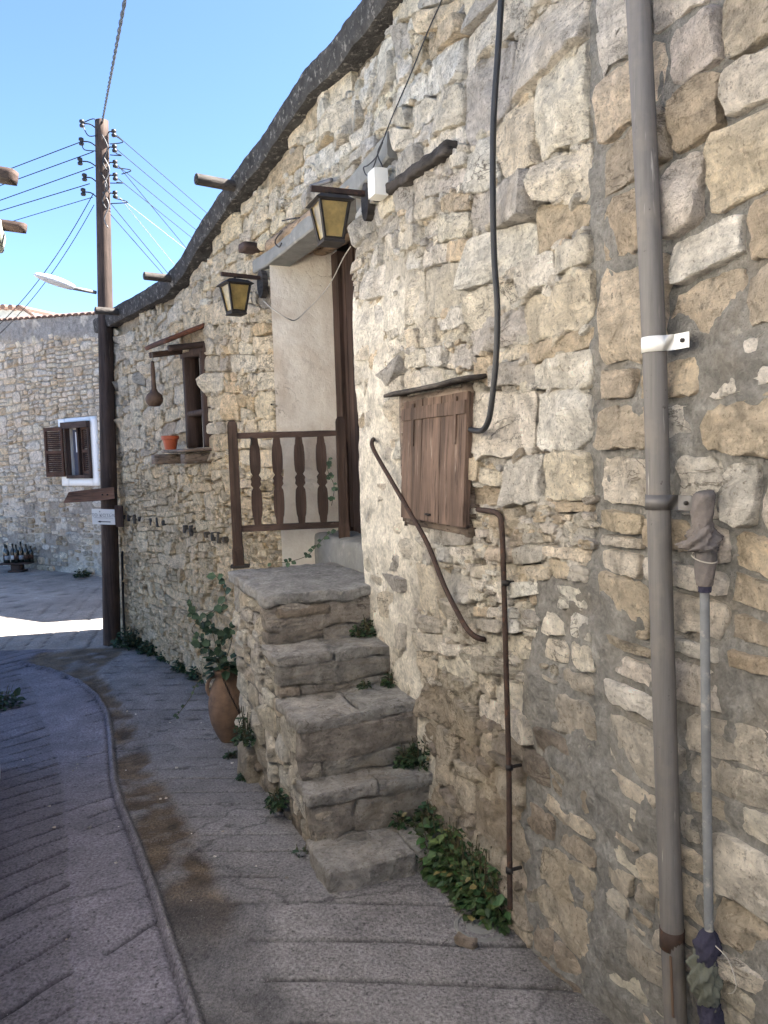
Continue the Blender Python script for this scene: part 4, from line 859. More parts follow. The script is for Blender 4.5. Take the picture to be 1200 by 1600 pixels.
m = MB(); m.tube(pts, .0275, 28); m.out('tube', MPIPE2, dp, 1)
def clamp(py, px0, px1, mat, name):
    s_, z_ = whit((px0 + px1) / 2, py, .058); c = wp(1023 if py < 600 else 1029, py, .058); m = MB(); ring = []
    for k in range(15):
        a = math.pi * (k / 14) ; ring.append(c + TA * (-math.cos(a) * .029) * -1 + NA * (math.sin(a) * .029))
    e0 = ring[0] - NA * .04 + TA * .02; e1 = ring[-1] - NA * .035 - TA * .085
    P = [ring[0] + TA * .025 - NA * .012] + ring + [ring[-1] - TA * .02 - NA * .012, ring[-1] - TA * .06 - NA * .014]
    V = []; 
    for p in P:
        for dz in (-.017, .017): V.append(p + UZ * dz)
    n = len(P); c0 = c
    V2 = [c0 + (Vector(v) - c0) * 1.05 for v in V]; VV = [tuple(v) for v in V] + [tuple(v) for v in V2]; Fc = []
    for i in range(n - 1):
        a = 2 * i; b = a + 2; Fc += [(a, a + 1, b + 1, b), (2 * n + a, 2 * n + b, 2 * n + b + 1, 2 * n + a + 1), (a, b, 2 * n + b, 2 * n + a), (a + 1, 2 * n + a + 1, 2 * n + b + 1, b + 1)]
    o = put(name, VV, Fc, mat, dp, 1)
    q = P[-1] - (P[-1] - P[-2]) * .3; m.tube([q, q + NA * .006], .005, 8); m.out('screw', MIRON, o, 1)
clamp(539, 985, 1075, MWHITE, 'white_clamp'); clamp(784, 1005, 1080, MPIPE, 'grey_clamp')
c = wp(1050, 1465, .058); m = MB(); m.tube([c - UZ * .024, c + UZ * .024], .0292, 24); m.out('dark_collar', MRUST, dp, 1)
c = wp(1040, 1110, .058); q = wp(1051, 1490, .058)
m = MB(); a = wp(1046, 1495, .088); b = wp(1050, 1590, .088); m.box((a + b) / 2 - NA * .0035, TA, NA, (a - b).normalized(), .006, .003, (a - b).length); m.out('rust_streak', MRUSTY, dp)
# second, thinner pipe wrapped in rags
tp_ = empty('standpipe', wp(1112, 1640, .05), 'thin water pipe beside the downpipe wrapped in old grey rags', 'pipe')
ptp = [wp(x, y, .05) for x, y in ((1101, 800), (1101, 930), (1103, 1150), (1106, 1350), (1108, 1470), (1113, 1640))]
m = MB(); m.tube(ptp, .0105, 14); m.out('tube', mat_plain('scuffed_pipe', (.15, .155, .16), .7, .3, 16, .3, .002, stain=(.34, .32, .28), st=(.56, .68), ssc=30), tp_, 1)
def rag(P, R, name, mat, par, amp=.25, seed=0.0, nseg=36, flat=(1, 1)):
    P = smooth_path(P, 8); n = len(P); R = np.interp(np.linspace(0, 1, n), np.linspace(0, 1, len(R)), R); V = []; Fc = []
    for i, p in enumerate(P):
        for k in range(nseg):
            w = 2 * math.pi * k / nseg; tw = w + i * .09; f = 1 + amp * (.5 * math.sin(3 * tw + seed) * math.sin(i * .35 + seed) + .35 * math.sin(7 * tw + i * .25 + seed * 2) + .16 * math.sin(13 * w - i * .5 + seed)) + amp * .7 * float(fbm([[math.cos(w) * 1.5 + seed, math.sin(w) * 1.5, i * .22]], 3)[0])
            V.append(p + (TA * math.cos(w) * flat[0] + NA * math.sin(w) * flat[1]) * (R[i] * f))
    for i in range(n - 1):
        for k in range(nseg): Fc.append((i * nseg + k, i * nseg + (k + 1) % nseg, (i + 1) * nseg + (k + 1) % nseg, (i + 1) * nseg + k))
    Fc += [tuple(range(nseg))[::-1], tuple(range((n - 1) * nseg, n * nseg))]
    return put(name, [tuple(v) for v in V], Fc, mat, par, 1)
o = .055
rag([wp(1106, 766, .03), wp(1101, 772, o), wp(1098, 800, o), wp(1098, 825, o)], [.010, .022, .024, .018], 'wrapped_elbow', MCLOTH, tp_, .12, 1.0)
rag([wp(1097, 815, o), wp(1096, 838, o), wp(1093, 855, .06), wp(1097, 862, o)], [.016, .030, .036, .022], 'rag_fold', MCLOTH, tp_, .55, 2.2)
rag([wp(1101, 850, o), wp(1102, 880, o), wp(1101, 915, o)], [.021, .023, .017], 'rag_sleeve', MCLOTH, tp_, .12, 3.1)
rag([wp(1101, 908, o), wp(1101, 925, o)], [.015, .0135], 'navy_cuff', MCLOTHB, tp_, .1, 3.6)
m = MB(); cc = wp(1101, 872, o); m.tube([cc + TA * math.cos(a) * .026 + NA * math.sin(a) * .026 + UZ * (.008 * math.cos(a)) for a in np.linspace(0, 6.2, 20)], .0015, 5); m.out('string', MTHREAD, tp_, 1)
rag([wp(1107, 1455, o), wp(1106, 1475, o), wp(1105, 1500, o)], [.013, .030, .026], 'navy_rag', MCLOTHB, tp_, .2, 4.0)
rag([wp(1104, 1488, o), wp(1103, 1515, .06), wp(1104, 1545, .06), wp(1106, 1570, o)], [.024, .034, .030, .020], 'olive_rag', MCLOTHG, tp_, .42, 5.0, 60)
rag([wp(1107, 1565, o), wp(1111, 1600, o), wp(1118, 1660, .045)], [.022, .027, .03], 'navy_rag', MCLOTHB, tp_, .3, 6.0)
m = MB(); m.tube(smooth_path(wpath([(1118, 1478), (1138, 1500), (1150, 1535), (1146, 1550), (1138, 1552)], .09)), .0012, 5); m.out('string', MTHREAD, tp_, 1)

# ------------------------------------------------------------------ lanterns, box and thin cables by the door
def lantern(plate_px, hang, label):
    s_, z_ = whit(*plate_px, .03); n_ = wn(s_); t_ = wt(s_); c = W3(s_, z_, .045)
    L = empty('wall_lantern', c, label, 'lantern', 'lanterns either side of the doorway')
    m = MB(); P = []
    for k in range(16): a = 2 * math.pi * k / 16; P.append(c - n_ * .03 + t_ * math.cos(a) * .045 + UZ * (math.sin(a) * .085))
    m.prism(P, n_ * .035); m.out('back_plate', WOLD, L, 30)
    arm_z = z_ + .035; e = W3(s_, arm_z, .30)
    m = MB(); m.box((W3(s_, arm_z, .04) + e) / 2, n_, t_, UZ, .26, .022, .022); m.out('arm', MRUST, L)
    k = W3(s_, arm_z, .215); zt = arm_z - .022
    def ring(w, z): return [Vector((k.x, k.y, z)) + n_ * (i * w) + t_ * (j * w) for i, j in ((-1, -1), (1, -1), (1, 1), (-1, 1))]
    m = MB(); R0 = ring(.088, zt - .035); R1 = ring(.06, zt - .012); R2 = ring(.022, zt); R3 = ring(.08, zt - .040)
    V = R3 + R0 + R1 + R2; m.add(V, [(i * 4 + q, i * 4 + (q + 1) % 4, i * 4 + 4 + (q + 1) % 4, i * 4 + 4 + q) for i in range(3) for q in range(4)] + [(3, 2, 1, 0), (12, 13, 14, 15)]); m.out('roof', MIRON, L)
    m = MB(); m.tube([Vector((k.x, k.y, zt - .005)), Vector((k.x, k.y, arm_z))], .008, 8); m.out('hook', MIRON, L, 1)
    T = ring(.068, zt - .038); B = ring(.042, zt - .195); T2 = ring(.064, zt - .04); B2 = ring(.038, zt - .195)
    for q in range(4):
        m = MB(); m.prism([B2[q], B2[(q + 1) % 4], T2[(q + 1) % 4], T2[q]], (Vector((k.x, k.y, 0)) - (B2[q] + B2[(q + 1) % 4]) / 2 + UZ * B2[q].z).normalized() * .003); m.out('pane', MAMBER, L)
        m = MB(); m.tube([B[q], T[q]], .0075, 4); m.out('corner_bar', MIRON, L)
        m = MB(); m.tube([T[q], T[(q + 1) % 4]], .0065, 4); m.out('cross_bar', MIRON, L); m = MB(); m.tube([B[q], B[(q + 1) % 4]], .008, 4); m.out('cross_bar', MIRON, L)
    MB().lathe(Vector((k.x, k.y, zt - .15)), [(.004, 0), (.02, .012), (.026, .035), (.018, .06), (.012, .075), (.012, .105)], 12).out('bulb', MBOX, L, 1)
    m = MB(); m.add(ring(.05, zt - .213) + ring(.046, zt - .195), [(0, 1, 5, 4), (1, 2, 6, 5), (2, 3, 7, 6), (3, 0, 4, 7), (3, 2, 1, 0), (4, 5, 6, 7)]); m.out('base', WOLD, L)
lantern((576, 316), .2, 'larger looking lantern with amber glass below the white junction box')
lantern((411, 444), .2, 'lantern with amber glass on the far side of the doorway, above the railing')
jb = empty('junction_box', wp(592, 288, .08), 'small white junction box on the wall above the near lantern', 'junction box')
c = wp(592, 288, .075); V, Fc = rough_box(c, TA, NA, UZ, .085, .055, .115, .03, .0, .006); put('box', V, Fc, MBOX, jb, 40)
V, Fc = rough_box(c + NA * .03, TA, NA, UZ, .08, .012, .11, .03, .0, .004); put('lid', V, Fc, MBOX, jb, 40)
def cable(px, off, r, name, mat, label, cat='cable', group=None):
    m = MB(); m.tube(smooth_path(wpath(px, off)), r, 6); return props(m.out(name, mat, None, 1), label, cat, group)
cable([(696, -30), (690, 0), (668, 50), (640, 120), (616, 175), (600, 215), (590, 240), (598, 262), (592, 270)], .05, .0032, 'thin_cable', MBLACK, 'thin black cable from the roof edge down to the white junction box')
cable([(598, 222), (588, 245), (575, 258), (568, 262), (573, 274), (583, 262), (590, 240)], .06, .003, 'cable_loop', MBLACK, 'small loop of black cable beside the white junction box')
m = MB(); P = [at_depth(548, 385, 4.35), at_depth(536, 404, 4.5), at_depth(520, 436, 4.65), at_depth(505, 458, 4.72), at_depth(480, 484, 4.74), at_depth(462, 500, 4.70), at_depth(448, 497, 4.62), at_depth(425, 482, 4.62), at_depth(412, 470, 4.75)]
m.tube(smooth_path(P), .0035, 6); props(m.out('lamp_cable', MTHREAD, None, 1), 'pale thin wire hanging across the doorway between the lanterns', 'wire')
cable([(441, 361), (432, 372), (430, 380), (436, 386), (440, 380)], .05, .004, 'wire_hook', MIRON, 'small bent iron hook above the far end of the lintel', 'hook')
cable([(441, 345), (455, 342), (468, 340)], .05, .004, 'iron_nail', MIRON, 'short iron rod lying along the wall above the lintel', 'rod')
cable([(486, 291), (500, 287), (518, 281)], .06, .011, 'grey_insulator', MPIPE, 'small grey wire wrapped insulator above the lintel', 'insulator')
cable([(191, 862), (191, 880), (192, 930), (194, 975), (197, 1003)], .03, .012, 'wall_hose', MBLACK, 'black hose on the wall right beside the wooden pole', 'hose')
m = MB(); m.tube([wp(424, 632, -.05), wp(424, 632, .10)], .006, 6); props(m.out('wall_spike', MIRON, None, 1), 'rusty spike in the wall behind the railing', 'spike')
for i, (x, y) in enumerate(((196, 808), (204, 809), (213, 811), (221, 811), (239, 815), (249, 816), (258, 817), (292, 827), (302, 829), (325, 835), (335, 838), (345, 840), (354, 843))):
    s_, z_ = whit(x, y); V, Fc = rough_box(W3(s_, z_, .004), wt(s_), wn(s_), UZ, .034, .05, .045 + .02 * (i % 3), .015, .005, .006, i * 1.3); put('dark_slot', V, Fc, MS, wall, 1, tint=(.10, .095, .09))  # blocks tinted dark to stand for the shaded slots in the wall

# ------------------------------------------------------------------ pole with its wires and lamp
pd = 7.42; pb = on_ground(174, 1006); ptop = at_depth(159, 189, pd); pbot = at_depth(174, 1006, pd); pbot.z = -.3
pole = empty('utility_pole', Vector((pbot.x, pbot.y, -.17)), 'tall dark brown wooden utility pole at the bend of the street', 'pole')
n_ = 40; PP = [pbot.lerp(ptop, i / n_) for i in range(n_ + 1)]; m = MB(); V = []; NS = 22
for i, p in enumerate(PP):
    r = .084 - .024 * i / n_
    for k in range(NS):
        w = 2 * math.pi * k / NS; V.append(p + Vector((math.cos(w), math.sin(w), 0)) * r * (1 + .035 * math.sin(w * 5 + i * .05) + .02 * math.sin(w * 9 + 1)))
m.add(V, [(i * NS + k, i * NS + (k + 1) % NS, (i + 1) * NS + (k + 1) % NS, (i + 1) * NS + k) for i in range(n_) for k in range(NS)] + [tuple(range(n_ * NS, n_ * NS + NS))]); m.out('shaft', WPOLE, pole, 1)
insR = [(178, 208), (179, 232), (180, 256), (180, 276), (180, 304)]; insL = [(128, 193), (127, 221), (125, 252), (132, 277), (130, 300)]
def insulator(c, base):
    o_ = MB().lathe(c - UZ * .035, [(.012, 0), (.022, .004), (.024, .022), (.014, .03), (.014, .038), (.024, .046), (.022, .064), (.010, .07)], 12).out('insulator', MBLACK, pole, 1)
    m = MB(); m.tube(smooth_path([base, (base + c) / 2 + UZ * .03, c + UZ * .0]), .006, 6); m.out('hook', MIRON, o_, 1)
for px in insR: c = at_depth(px[0], px[1], pd - .02); insulator(c, at_depth(165, px[1] + 6, pd))
for px in insL: c = at_depth(px[0], px[1], pd - .02); insulator(c, at_depth(157, px[1] + 14, pd)); 
for i, (px, py) in enumerate(((163, 240), (166, 275), (162, 300), (165, 330))):
    m = MB(); m.tube(smooth_path([at_depth(px - 4, py - 30, pd - .09), at_depth(px + 5, py - 10, pd - .10), at_depth(px - 2, py + 12, pd - .09), at_depth(px + 4, py + 26, pd - .085)]), .006, 5); m.out('tie_wire', MPIPE if i % 2 else MBLACK, pole, 1)
for i, (a, b, c_) in enumerate((((128, 193), (148, 186), (157, 205)), ((130, 198), (138, 212), (150, 212)), ((128, 224), (132, 234), (150, 236)), ((180, 212), (192, 222), (172, 225)), ((181, 240), (190, 243), (172, 242)), ((180, 262), (205, 266), (190, 272)), ((182, 285), (192, 286), (172, 286)), ((180, 310), (200, 316), (173, 318)))):
    m = MB(); m.tube(smooth_path([at_depth(*q, pd - .05) for q in (a, b, c_)]), .005, 5); m.out('jumper_wire', MBLACK if i < 3 else MWIRE, pole, 1)
def wire(a, b, yb, ext, r, mat, label, sag=.0, ya=None):
    p, q = at_depth(*a, ya or pd), at_depth(*b, yb); q2 = p + (q - p) * ext; P = [p.lerp(q2, t) - UZ * (sag * 4 * t * (1 - t)) for t in np.linspace(0, 1, 24)]
    m = MB(); m.tube(P, r, 5); props(m.out('overhead_wire', mat, None, 1), label, 'wire', 'overhead wires on the pole')
RW = [((181, 210), (335, 343), 'topmost wire running right from the pole to behind the roof'), ((182, 233), (325, 353), 'second wire from the top running right from the pole'), ((182, 257), (316, 367), 'third wire from the top running right from the pole'), ((183, 278), (308, 378), 'fourth wire from the top running right from the pole'), ((184, 258), (298, 396), 'steep wire crossing others to the right of the pole')]
for a, b, l in RW: wire(a, b, 9.3, 2.6, .0036, MWIRE, l)
for a, b, l in (((173, 318), (268, 434), 'dark low wire dropping right from the pole to the roof edge'), ((172, 334), (258, 432), 'thin low wire dropping right from the pole, lowest of all')): wire(a, b, 7.9, 1.12, .0036, MWIRE, l)
for a, b, l in (((186, 308), (285, 385), 'upper pale wire running right from the pole'), ((188, 310), (282, 425), 'lower pale wire running right from the pole')): wire(a, b, 8.6, 1.3, .0028, MWIREL, l)
for a, b, l in (((128, 221), (10, 266), 'topmost wire running left from the pole'), ((146, 237), (0, 290), 'second wire from the top running left from the pole'), ((146, 261), (0, 313), 'third wire from the top running left from the pole'), ((140, 287), (5, 328), 'fourth wire from the top running left from the pole')): wire(a, b, 7.9, 7.0, .0044, MWIRE, l)
wire((145, 308), (15, 347), 7.9, 6.0, .0035, MWIRE, 'faint thin wire running left from the pole, below the four thick ones')
wire((146, 302), (0, 467), 7.0, 1.6, .0038, MWIRE, 'upper of two slack wires drooping left from the pole past the street lamp', .22); wire((147, 320), (0, 482), 7.0, 1.6, .0034, MWIRE, 'lower of two slack wires drooping left from the pole past the street lamp', .22)
p = ptop - UZ * .02; q = at_depth(196, -5, 3.6); P = [p + (q - p) * t for t in np.linspace(0, 2.2, 420)]
tc = empty('twisted_cable', p, 'thick twisted black cable rising from the pole top out of view', 'cable')
for ph in (0, math.pi):
    ax = (q - p).normalized(); a_ = ax.orthogonal().normalized(); b_ = ax.cross(a_); m = MB(); m.tube([x + (a_ * math.cos(i * .42 + ph) + b_ * math.sin(i * .42 + ph)) * .0045 for i, x in enumerate(P)], .0058, 6); m.out('strand', MBLACK, tc, 1)
lampE = empty('street_lamp', at_depth(150, 457, pd), 'white street lamp head on a short arm fixed to the pole', 'street lamp')
a, b = at_depth(150, 457, pd - .05), at_depth(108, 449, pd - .25); m = MB(); m.tube([a, b], .017, 10); m.out('arm', MPIPE, lampE, 1)
h0, h1 = at_depth(113, 450, pd - .22), at_depth(54, 429, pd - .5); ax = (h1 - h0); Lh = ax.length; ax.normalize(); ay = ax.cross(UZ).normalized(); az = ay.cross(ax); V = []; NS = 20; NR = 14
for i in range(NR + 1):
    t = i / NR; w = .075 * (math.sin(math.pi * min(1, .16 + t * .80)) ** .6); hh = w * .62
    for k in range(NS):
        u = 2 * math.pi * k / NS; V.append(h0 + ax * (Lh * t) + ay * (math.cos(u) * w) + az * (math.sin(u) * hh * (1 if math.sin(u) > 0 else .55)))
put('head', [tuple(v) for v in V], [(i * NS + k, i * NS + (k + 1) % NS, (i + 1) * NS + (k + 1) % NS, (i + 1) * NS + k) for i in range(NR) for k in range(NS)] + [tuple(range(NS))[::-1], tuple(range(NR * NS, NR * NS + NS))], MLAMP, lampE, 1)
# signs on the pole
pk = empty('plank_sign', at_depth(140, 778, pd - .12), 'rough brown wooden plank nailed across the pole, pointing left', 'plank sign')
P = [at_depth(x, y, pd - .12) for x, y in ((99, 786), (107, 769), (130, 766), (178, 761), (179, 779), (150, 783))]; m = MB(); m.prism(P, Vector((-.01, .035, 0))); m.out('plank', mat_wood('plank_wood', (.13, .07, .045), 'x', worn=(.34, .22, .15), wornamt=.6), pk)
for x in (160, 168): m = MB(); q = at_depth(x, 773, pd - .12); m.tube([q, q - UY * .006], .008, 8); m.out('nail', MIRON, pk, 1)
sg = empty('direction_sign', at_depth(163, 820, pd - .15), 'small white sign with a black arrow to the left, on the pole', 'sign')
S00, S10, S01 = at_depth(144.5, 819, pd - .17), at_depth(180, 820, pd - .13), at_depth(144.5, 795, pd - .17); sx = (S10 - S00); SW = sx.length; sx.normalize(); sz = UZ; SH = (S01 - S00).length; sn = sx.cross(sz).normalized()
m = MB(); m.box(S00 + sx * SW / 2 + sz * SH / 2 - sn * .006, sx, sn, sz, SW, .012, SH); bd = m.out('board', MWHITE, sg)
V, Fc = rough_box(at_depth(186.5, 806.5, pd - .10), sx, sn, sz, .075, .06, .205, .03, .003, .006, 2.0); put('side_block', V, Fc, WDARKZ, sg, 30)
def text(body, size, u, v, mat, nm='lettering'):
    cu = bpy.data.curves.new('txt', 'FONT'); cu.body = body; cu.size = size; cu.align_x = 'CENTER'; cu.align_y = 'CENTER'; cu.extrude = .0006
    to = bpy.data.objects.new('txt', cu); C.objects.link(to); bpy.context.view_layer.update(); dg = bpy.context.evaluated_depsgraph_get(); me = to.evaluated_get(dg).to_mesh()
    V = [S00 + sx * (SW * u) + sz * (SH * v) + sx * q.co.x + sz * q.co.y + sn * (.0016 + q.co.z) for q in me.vertices]; Fc = [tuple(p.vertices) for p in me.polygons]
    if V: put(nm, [tuple(v) for v in V], Fc, mat, bd)
    bpy.data.objects.remove(to)
text('το κατώι', .052, .5, .62, MINKG); text('restaurant & holiday homes', .0155, .5, .44, MINKG)
m = MB(); m.prism([S00 + sx * (SW * u) + sz * (SH * v) + sn * .0012 for u, v in ((.31, .80), (.35, .90), (.39, .80))], sn * .001); m.out('house_mark', MINKG, bd)
AR = [(.23, .18), (.36, .25), (.36, .205), (.80, .205), (.80, .155), (.36, .155), (.36, .11)]
m = MB(); m.prism([S00 + sx * (SW * u) + sz * (SH * v) + sn * .0012 for u, v in AR], sn * .001); m.out('arrow', MINK, bd)

# ------------------------------------------------------------------ hanging gourd, pots, bottles, drain cover
g0 = W3(s1_ - .02, z1_ - .0, HO - .03); gb = g0 - UZ * .40
gd = empty('hanging_gourd', gb, 'dried brown gourd hanging from the canopy board of the slot window', 'gourd')
m = MB(); m.lathe(gb, [(.005, -.005), (.04, 0), (.062, .03), (.066, .055), (.055, .085), (.032, .105), (.019, .13), (.016, .20), (.017, .27), (.012, .33), (.004, .335)], 20, None, .02); m.out('body', MGOURD, gd, 1)
m = MB(); m.tube([gb + UZ * .33, g0], .002, 5); m.out('string', MTHREAD, gd, 1)
pp = W3(s1_ + .02, z0_ - .008, .15); pt = empty('small_flowerpot', pp, 'small orange plastic flowerpot on the slot window sill', 'flowerpot')
m = MB(); m.lathe(pp, [(.042, 0), (.058, .075), (.060, .076), (.066, .077), (.068, .105), (.062, .106), (.055, .07), (.01, .068)], 22); m.out('pot', MPOTP, pt, 40)
jc = on_ground(357, 1158) + Vector((0, .02, -.01)); jc_ = None; jar = empty('clay_jar', jc, 'big round terracotta jar with a plant, standing behind the staircase corner', 'jar')
R_ = .118; prof = [(.038, 0), (.05, .01), (.078, .06), (.106, .13), (R_, .20), (.117, .26), (.104, .33), (.080, .385), (.066, .41), (.066, .43), (.078, .445), (.078, .462), (.064, .463), (.055, .43), (.01, .42)]
m = MB(); m.lathe(jc, prof, 36, None, .008); m.out('body', MTERRA, jar, 1)
for sgn, hx in ((-1, Vector((-.95, -.3, 0))), (1, Vector((.95, .3, 0)))):
    m = MB(); m.tube(smooth_path([jc + hx * .066 + UZ * .425, jc + hx * .10 + UZ * .41, jc + hx * .118 + UZ * .36, jc + hx * .105 + UZ * .31]), .012, 8); m.out('handle', MTERRA, jar, 1)
fwd = Vector((-.1, -1, 0)).normalized()
for k in range(16):
    t = k / 15; p = jc + Vector((.0 + .10 * t, -math.sqrt(max(.0, 1)) * (.07 + .045 * math.sin(t * 1.6)) - .012, .42 - .20 * t)); m = MB(); w = Vector((1, 0, 0)) if k % 2 else Vector((0, 1, 0))
    m.tube([p + (Vector((.45, 0, -.9)) * math.cos(a) * .010 + w * math.sin(a) * .005) for a in np.linspace(0, 5.9, 9)], .0018, 5); m.out('chain_link', MIRON, jar, 1)
bc = on_ground(28, 893); bench = empty('bottle_bench', bc, 'low wooden bench with a dark base holding wine bottles by the far wall', 'bench')
bx = (at_depth(50, 880, bc.y) - at_depth(5, 880, bc.y)); bx.z = 0; bx.normalize(); byv = Vector((-bx.y, bx.x, 0)); topz = at_depth(28, 880, bc.y).z
V, Fc = rough_box(Vector((bc.x, bc.y, topz)) + bx * -.02, bx, byv, UZ, .50, .22, .025, .06, .003, .006); put('plank', V, Fc, WDARKH, bench, 1)
V, Fc = rough_box(Vector((bc.x, bc.y, (topz + bc.z) / 2)), bx, byv, UZ, .17, .14, topz - bc.z - .02, .05, .004, .01); put('pedestal', V, Fc, WDARKH, bench, 1)
V, Fc = rough_box(Vector((bc.x, bc.y, bc.z + .015)), bx, byv, UZ, .26, .18, .035, .05, .004, .01); put('foot', V, Fc, WDARKH, bench, 1)
bp = [(.036, 0), (.038, .005), (.038, .17), (.034, .20), (.016, .235), (.0135, .29), (.016, .292), (.016, .305), (.010, .306)]
blab = ['leftmost wine bottle on the low bench', 'second wine bottle from the left on the bench', 'wine bottle with a white label in the middle of the bench', 'fourth wine bottle from the left on the bench', 'tallest wine bottle, fifth from the left on the bench', 'sixth wine bottle from the left on the bench', 'last small bottle at the right end of the bench']
b0 = None
for i, x in enumerate((8.5, 13, 20.5, 27.5, 34, 42, 47)):
    q = at_depth(x, 880, bc.y); q = Vector((q.x, bc.y + (.05 if i == 6 else rng.uniform(-.03, .03)), topz + .013)); e = empty('wine_bottle', q, blab[i], 'bottle', 'wine bottles on the bench')
    sc = (1, .96, 1.02, .98, 1.12, .98, .85)[i]; b_ = MB().lathe(q, [(r, h * sc) for r, h in bp], 14).out('glass', MBOTTLE, e, 1)
    MB().lathe(q + UZ * .05, [(.0386, 0), (.0386, .07)], 14).out('label', MLABEL if i == 2 else MINKG if i in (1, 4) else WSHL, e, 1)
mc = on_ground(752, 1447); mh = empty('drain_cover', mc, 'small round concrete drain cover in the street by the weeds', 'drain cover')
m = MB(); m.lathe(mc - UZ * .02, [(.092, 0), (.092, .022), (.088, .027), (.078, .028), (.076, .023), (.052, .0235), (.049, .0275), (.030, .028), (.028, .024), (.004, .0245)], 32, None, .012); m.out('lid', MCEM, mh, 30)
V, Fc = rough_box(on_ground(728, 1476) + UZ * .012, (UX * .8 - UY * .6), (UX * .6 + UY * .8), UZ, .075, .032, .035, .010, .012, .008, 3.0, 26); put('broken_stone', V, Fc, MS, mh, 1, tint=(.36, .29, .23))

# ------------------------------------------------------------------ plants
def leaf(V, Fc, T, p, d, up, L, w, tn):
    d = d.normalized(); sd = d.cross(up)
    if sd.length < 1e-4: sd = UX
    sd.normalize(); u2 = sd.cross(d); k = len(V)
    V += [p, p + d * L * .35 + sd * w + u2 * L * .06, p + d * L * .45 - u2 * L * .03, p + d * L * .35 - sd * w + u2 * L * .06, p + d * L * .75 + sd * w * .7, p + d * L * .75 - sd * w * .7, p + d * L - u2 * L * .12]
    Fc += [(k, k + 1, k + 2), (k, k + 2, k + 3), (k + 1, k + 4, k + 2), (k + 2, k + 5, k + 3), (k + 2, k + 4, k + 6), (k + 2, k + 6, k + 5)]; T += [tn] * 7
def bush(name, label, base, blobs, nleaf, L, mat, group=None, cat='weed'):
    e = empty(name, base, label, cat, group); V, Fc, T = [], [], []; m = MB()
    tot = sum(b[1] ** 2 for b in blobs)
    for c, r, hgt in blobs:
        for s in range(max(4, int(26 * r / .1))):
            a = random.uniform(0, 6.28); rr = r * random.uniform(.2, .9); tip = c + Vector((math.cos(a) * rr, math.sin(a) * rr, hgt * random.uniform(.5, 1.25))); bs = c + Vector((math.cos(a) * rr * .3, math.sin(a) * rr * .3, -.01)); m.tube([bs, bs.lerp(tip, .5) + UZ * .01, tip], .0016, 4)
        for k in range(int(nleaf * r ** 2 / tot)):
            a = random.uniform(0, 6.28); rr = r * math.sqrt(random.random()); zz = hgt * (1 - (rr / r) ** 2 * .75) * random.uniform(.15, 1.05); p = c + Vector((math.cos(a) * rr, math.sin(a) * rr, zz))
            d = Vector((math.cos(a) + random.gauss(0, .5), math.sin(a) + random.gauss(0, .5), random.gauss(.05, .45))); sh = random.uniform(.45, 1.25); l = L * random.choice((.45, .7, .9, 1.1, 1.5)) * random.uniform(.85, 1.15); dry = random.random() < .05
            leaf(V, Fc, T, p, d, UZ + Vector((random.gauss(0, .3), random.gauss(0, .3), 0)), l, l * .34, (sh * 3.6, sh * 1.7, sh * 1.6) if dry else (sh * random.uniform(.75, 1.2), sh, sh * random.uniform(.65, 1.05)))
    props(put('leaves', [tuple(v) for v in V], Fc, mat, e, 0, tint=np.array(T)), kind='stuff'); props(m.out('stems', MSTEM, e), kind='stuff')
def gb(px, py): return on_ground(px, py)
bush('nettle_clump', 'large green weed clump at the wall foot beside the lowest step', gb(690, 1330), [(gb(662, 1325), .085, .13), (gb(686, 1350), .10, .17), (gb(668, 1298), .07, .17), (gb(712, 1368), .10, .18)], 1500, .032, MLEAF, 'weeds along the wall foot')
bush('nettle_clump', 'dense dark green weed clump between the drain cover and the rusty pipe', gb(760, 1410), [(gb(732, 1392), .085, .17), (gb(756, 1418), .09, .15), (gb(780, 1436), .07, .12), (gb(765, 1398), .08, .17)], 1500, .027, MLEAF, 'weeds along the wall foot')
def stair_pt(i, h, ds=.02): return sp(fs[i] - ds, h, fz[i - 1] if i else 0)
bush('step_weed', 'weed tuft in the wall corner of the second step', stair_pt(2, .06), [(stair_pt(2, .05, .05), .055, .11), (stair_pt(2, .11, .03), .04, .08)], 330, .024, MLEAFD, 'weed tufts growing from the steps')
bush('step_weed', 'weed tuft in the wall corner of the third step', stair_pt(3, .05), [(stair_pt(3, .04, .03), .04, .06), (stair_pt(3, .16, .015), .025, .035)], 170, .020, MLEAFD, 'weed tufts growing from the steps')
bush('step_weed', 'weed tuft in the wall corner just below the landing', stair_pt(4, .05), [(stair_pt(4, .05, .02), .04, .09), (stair_pt(4, .10, .015), .03, .05)], 200, .020, MLEAFD, 'weed tufts growing from the steps')
bush('step_weed', 'weed tuft in the wall corner of the lowest step', stair_pt(1, .08), [(stair_pt(1, .07, .03), .045, .07), (stair_pt(1, .19, .015), .03, .05)], 220, .022, MLEAFD, 'weed tufts growing from the steps')
for i, (x, y, r, z, lab) in enumerate(((385, 1150, .06, .16, 'leafy tuft growing from the staircase side just right of the clay jar'), (470, 1338, .05, .06, 'small weed at the foot of the lowest steps'), (432, 1248, .04, .07, 'weed growing low on the staircase side'), (385, 1205, .04, .03, 'small weed at the ground below the jar stone'), (362, 1180, .045, .05, 'weed under the clay jar'))):
    q = sp(shit(x, y, SWD + .03)[0], SWD + .03, shit(x, y, SWD + .03)[1]); bush('side_weed', lab, q, [(q - UZ * .03, r, z), (q - UZ * .06 + TA * .04, r * .8, z * .7)], 260, .020, MLEAFD, 'weeds along the staircase side')
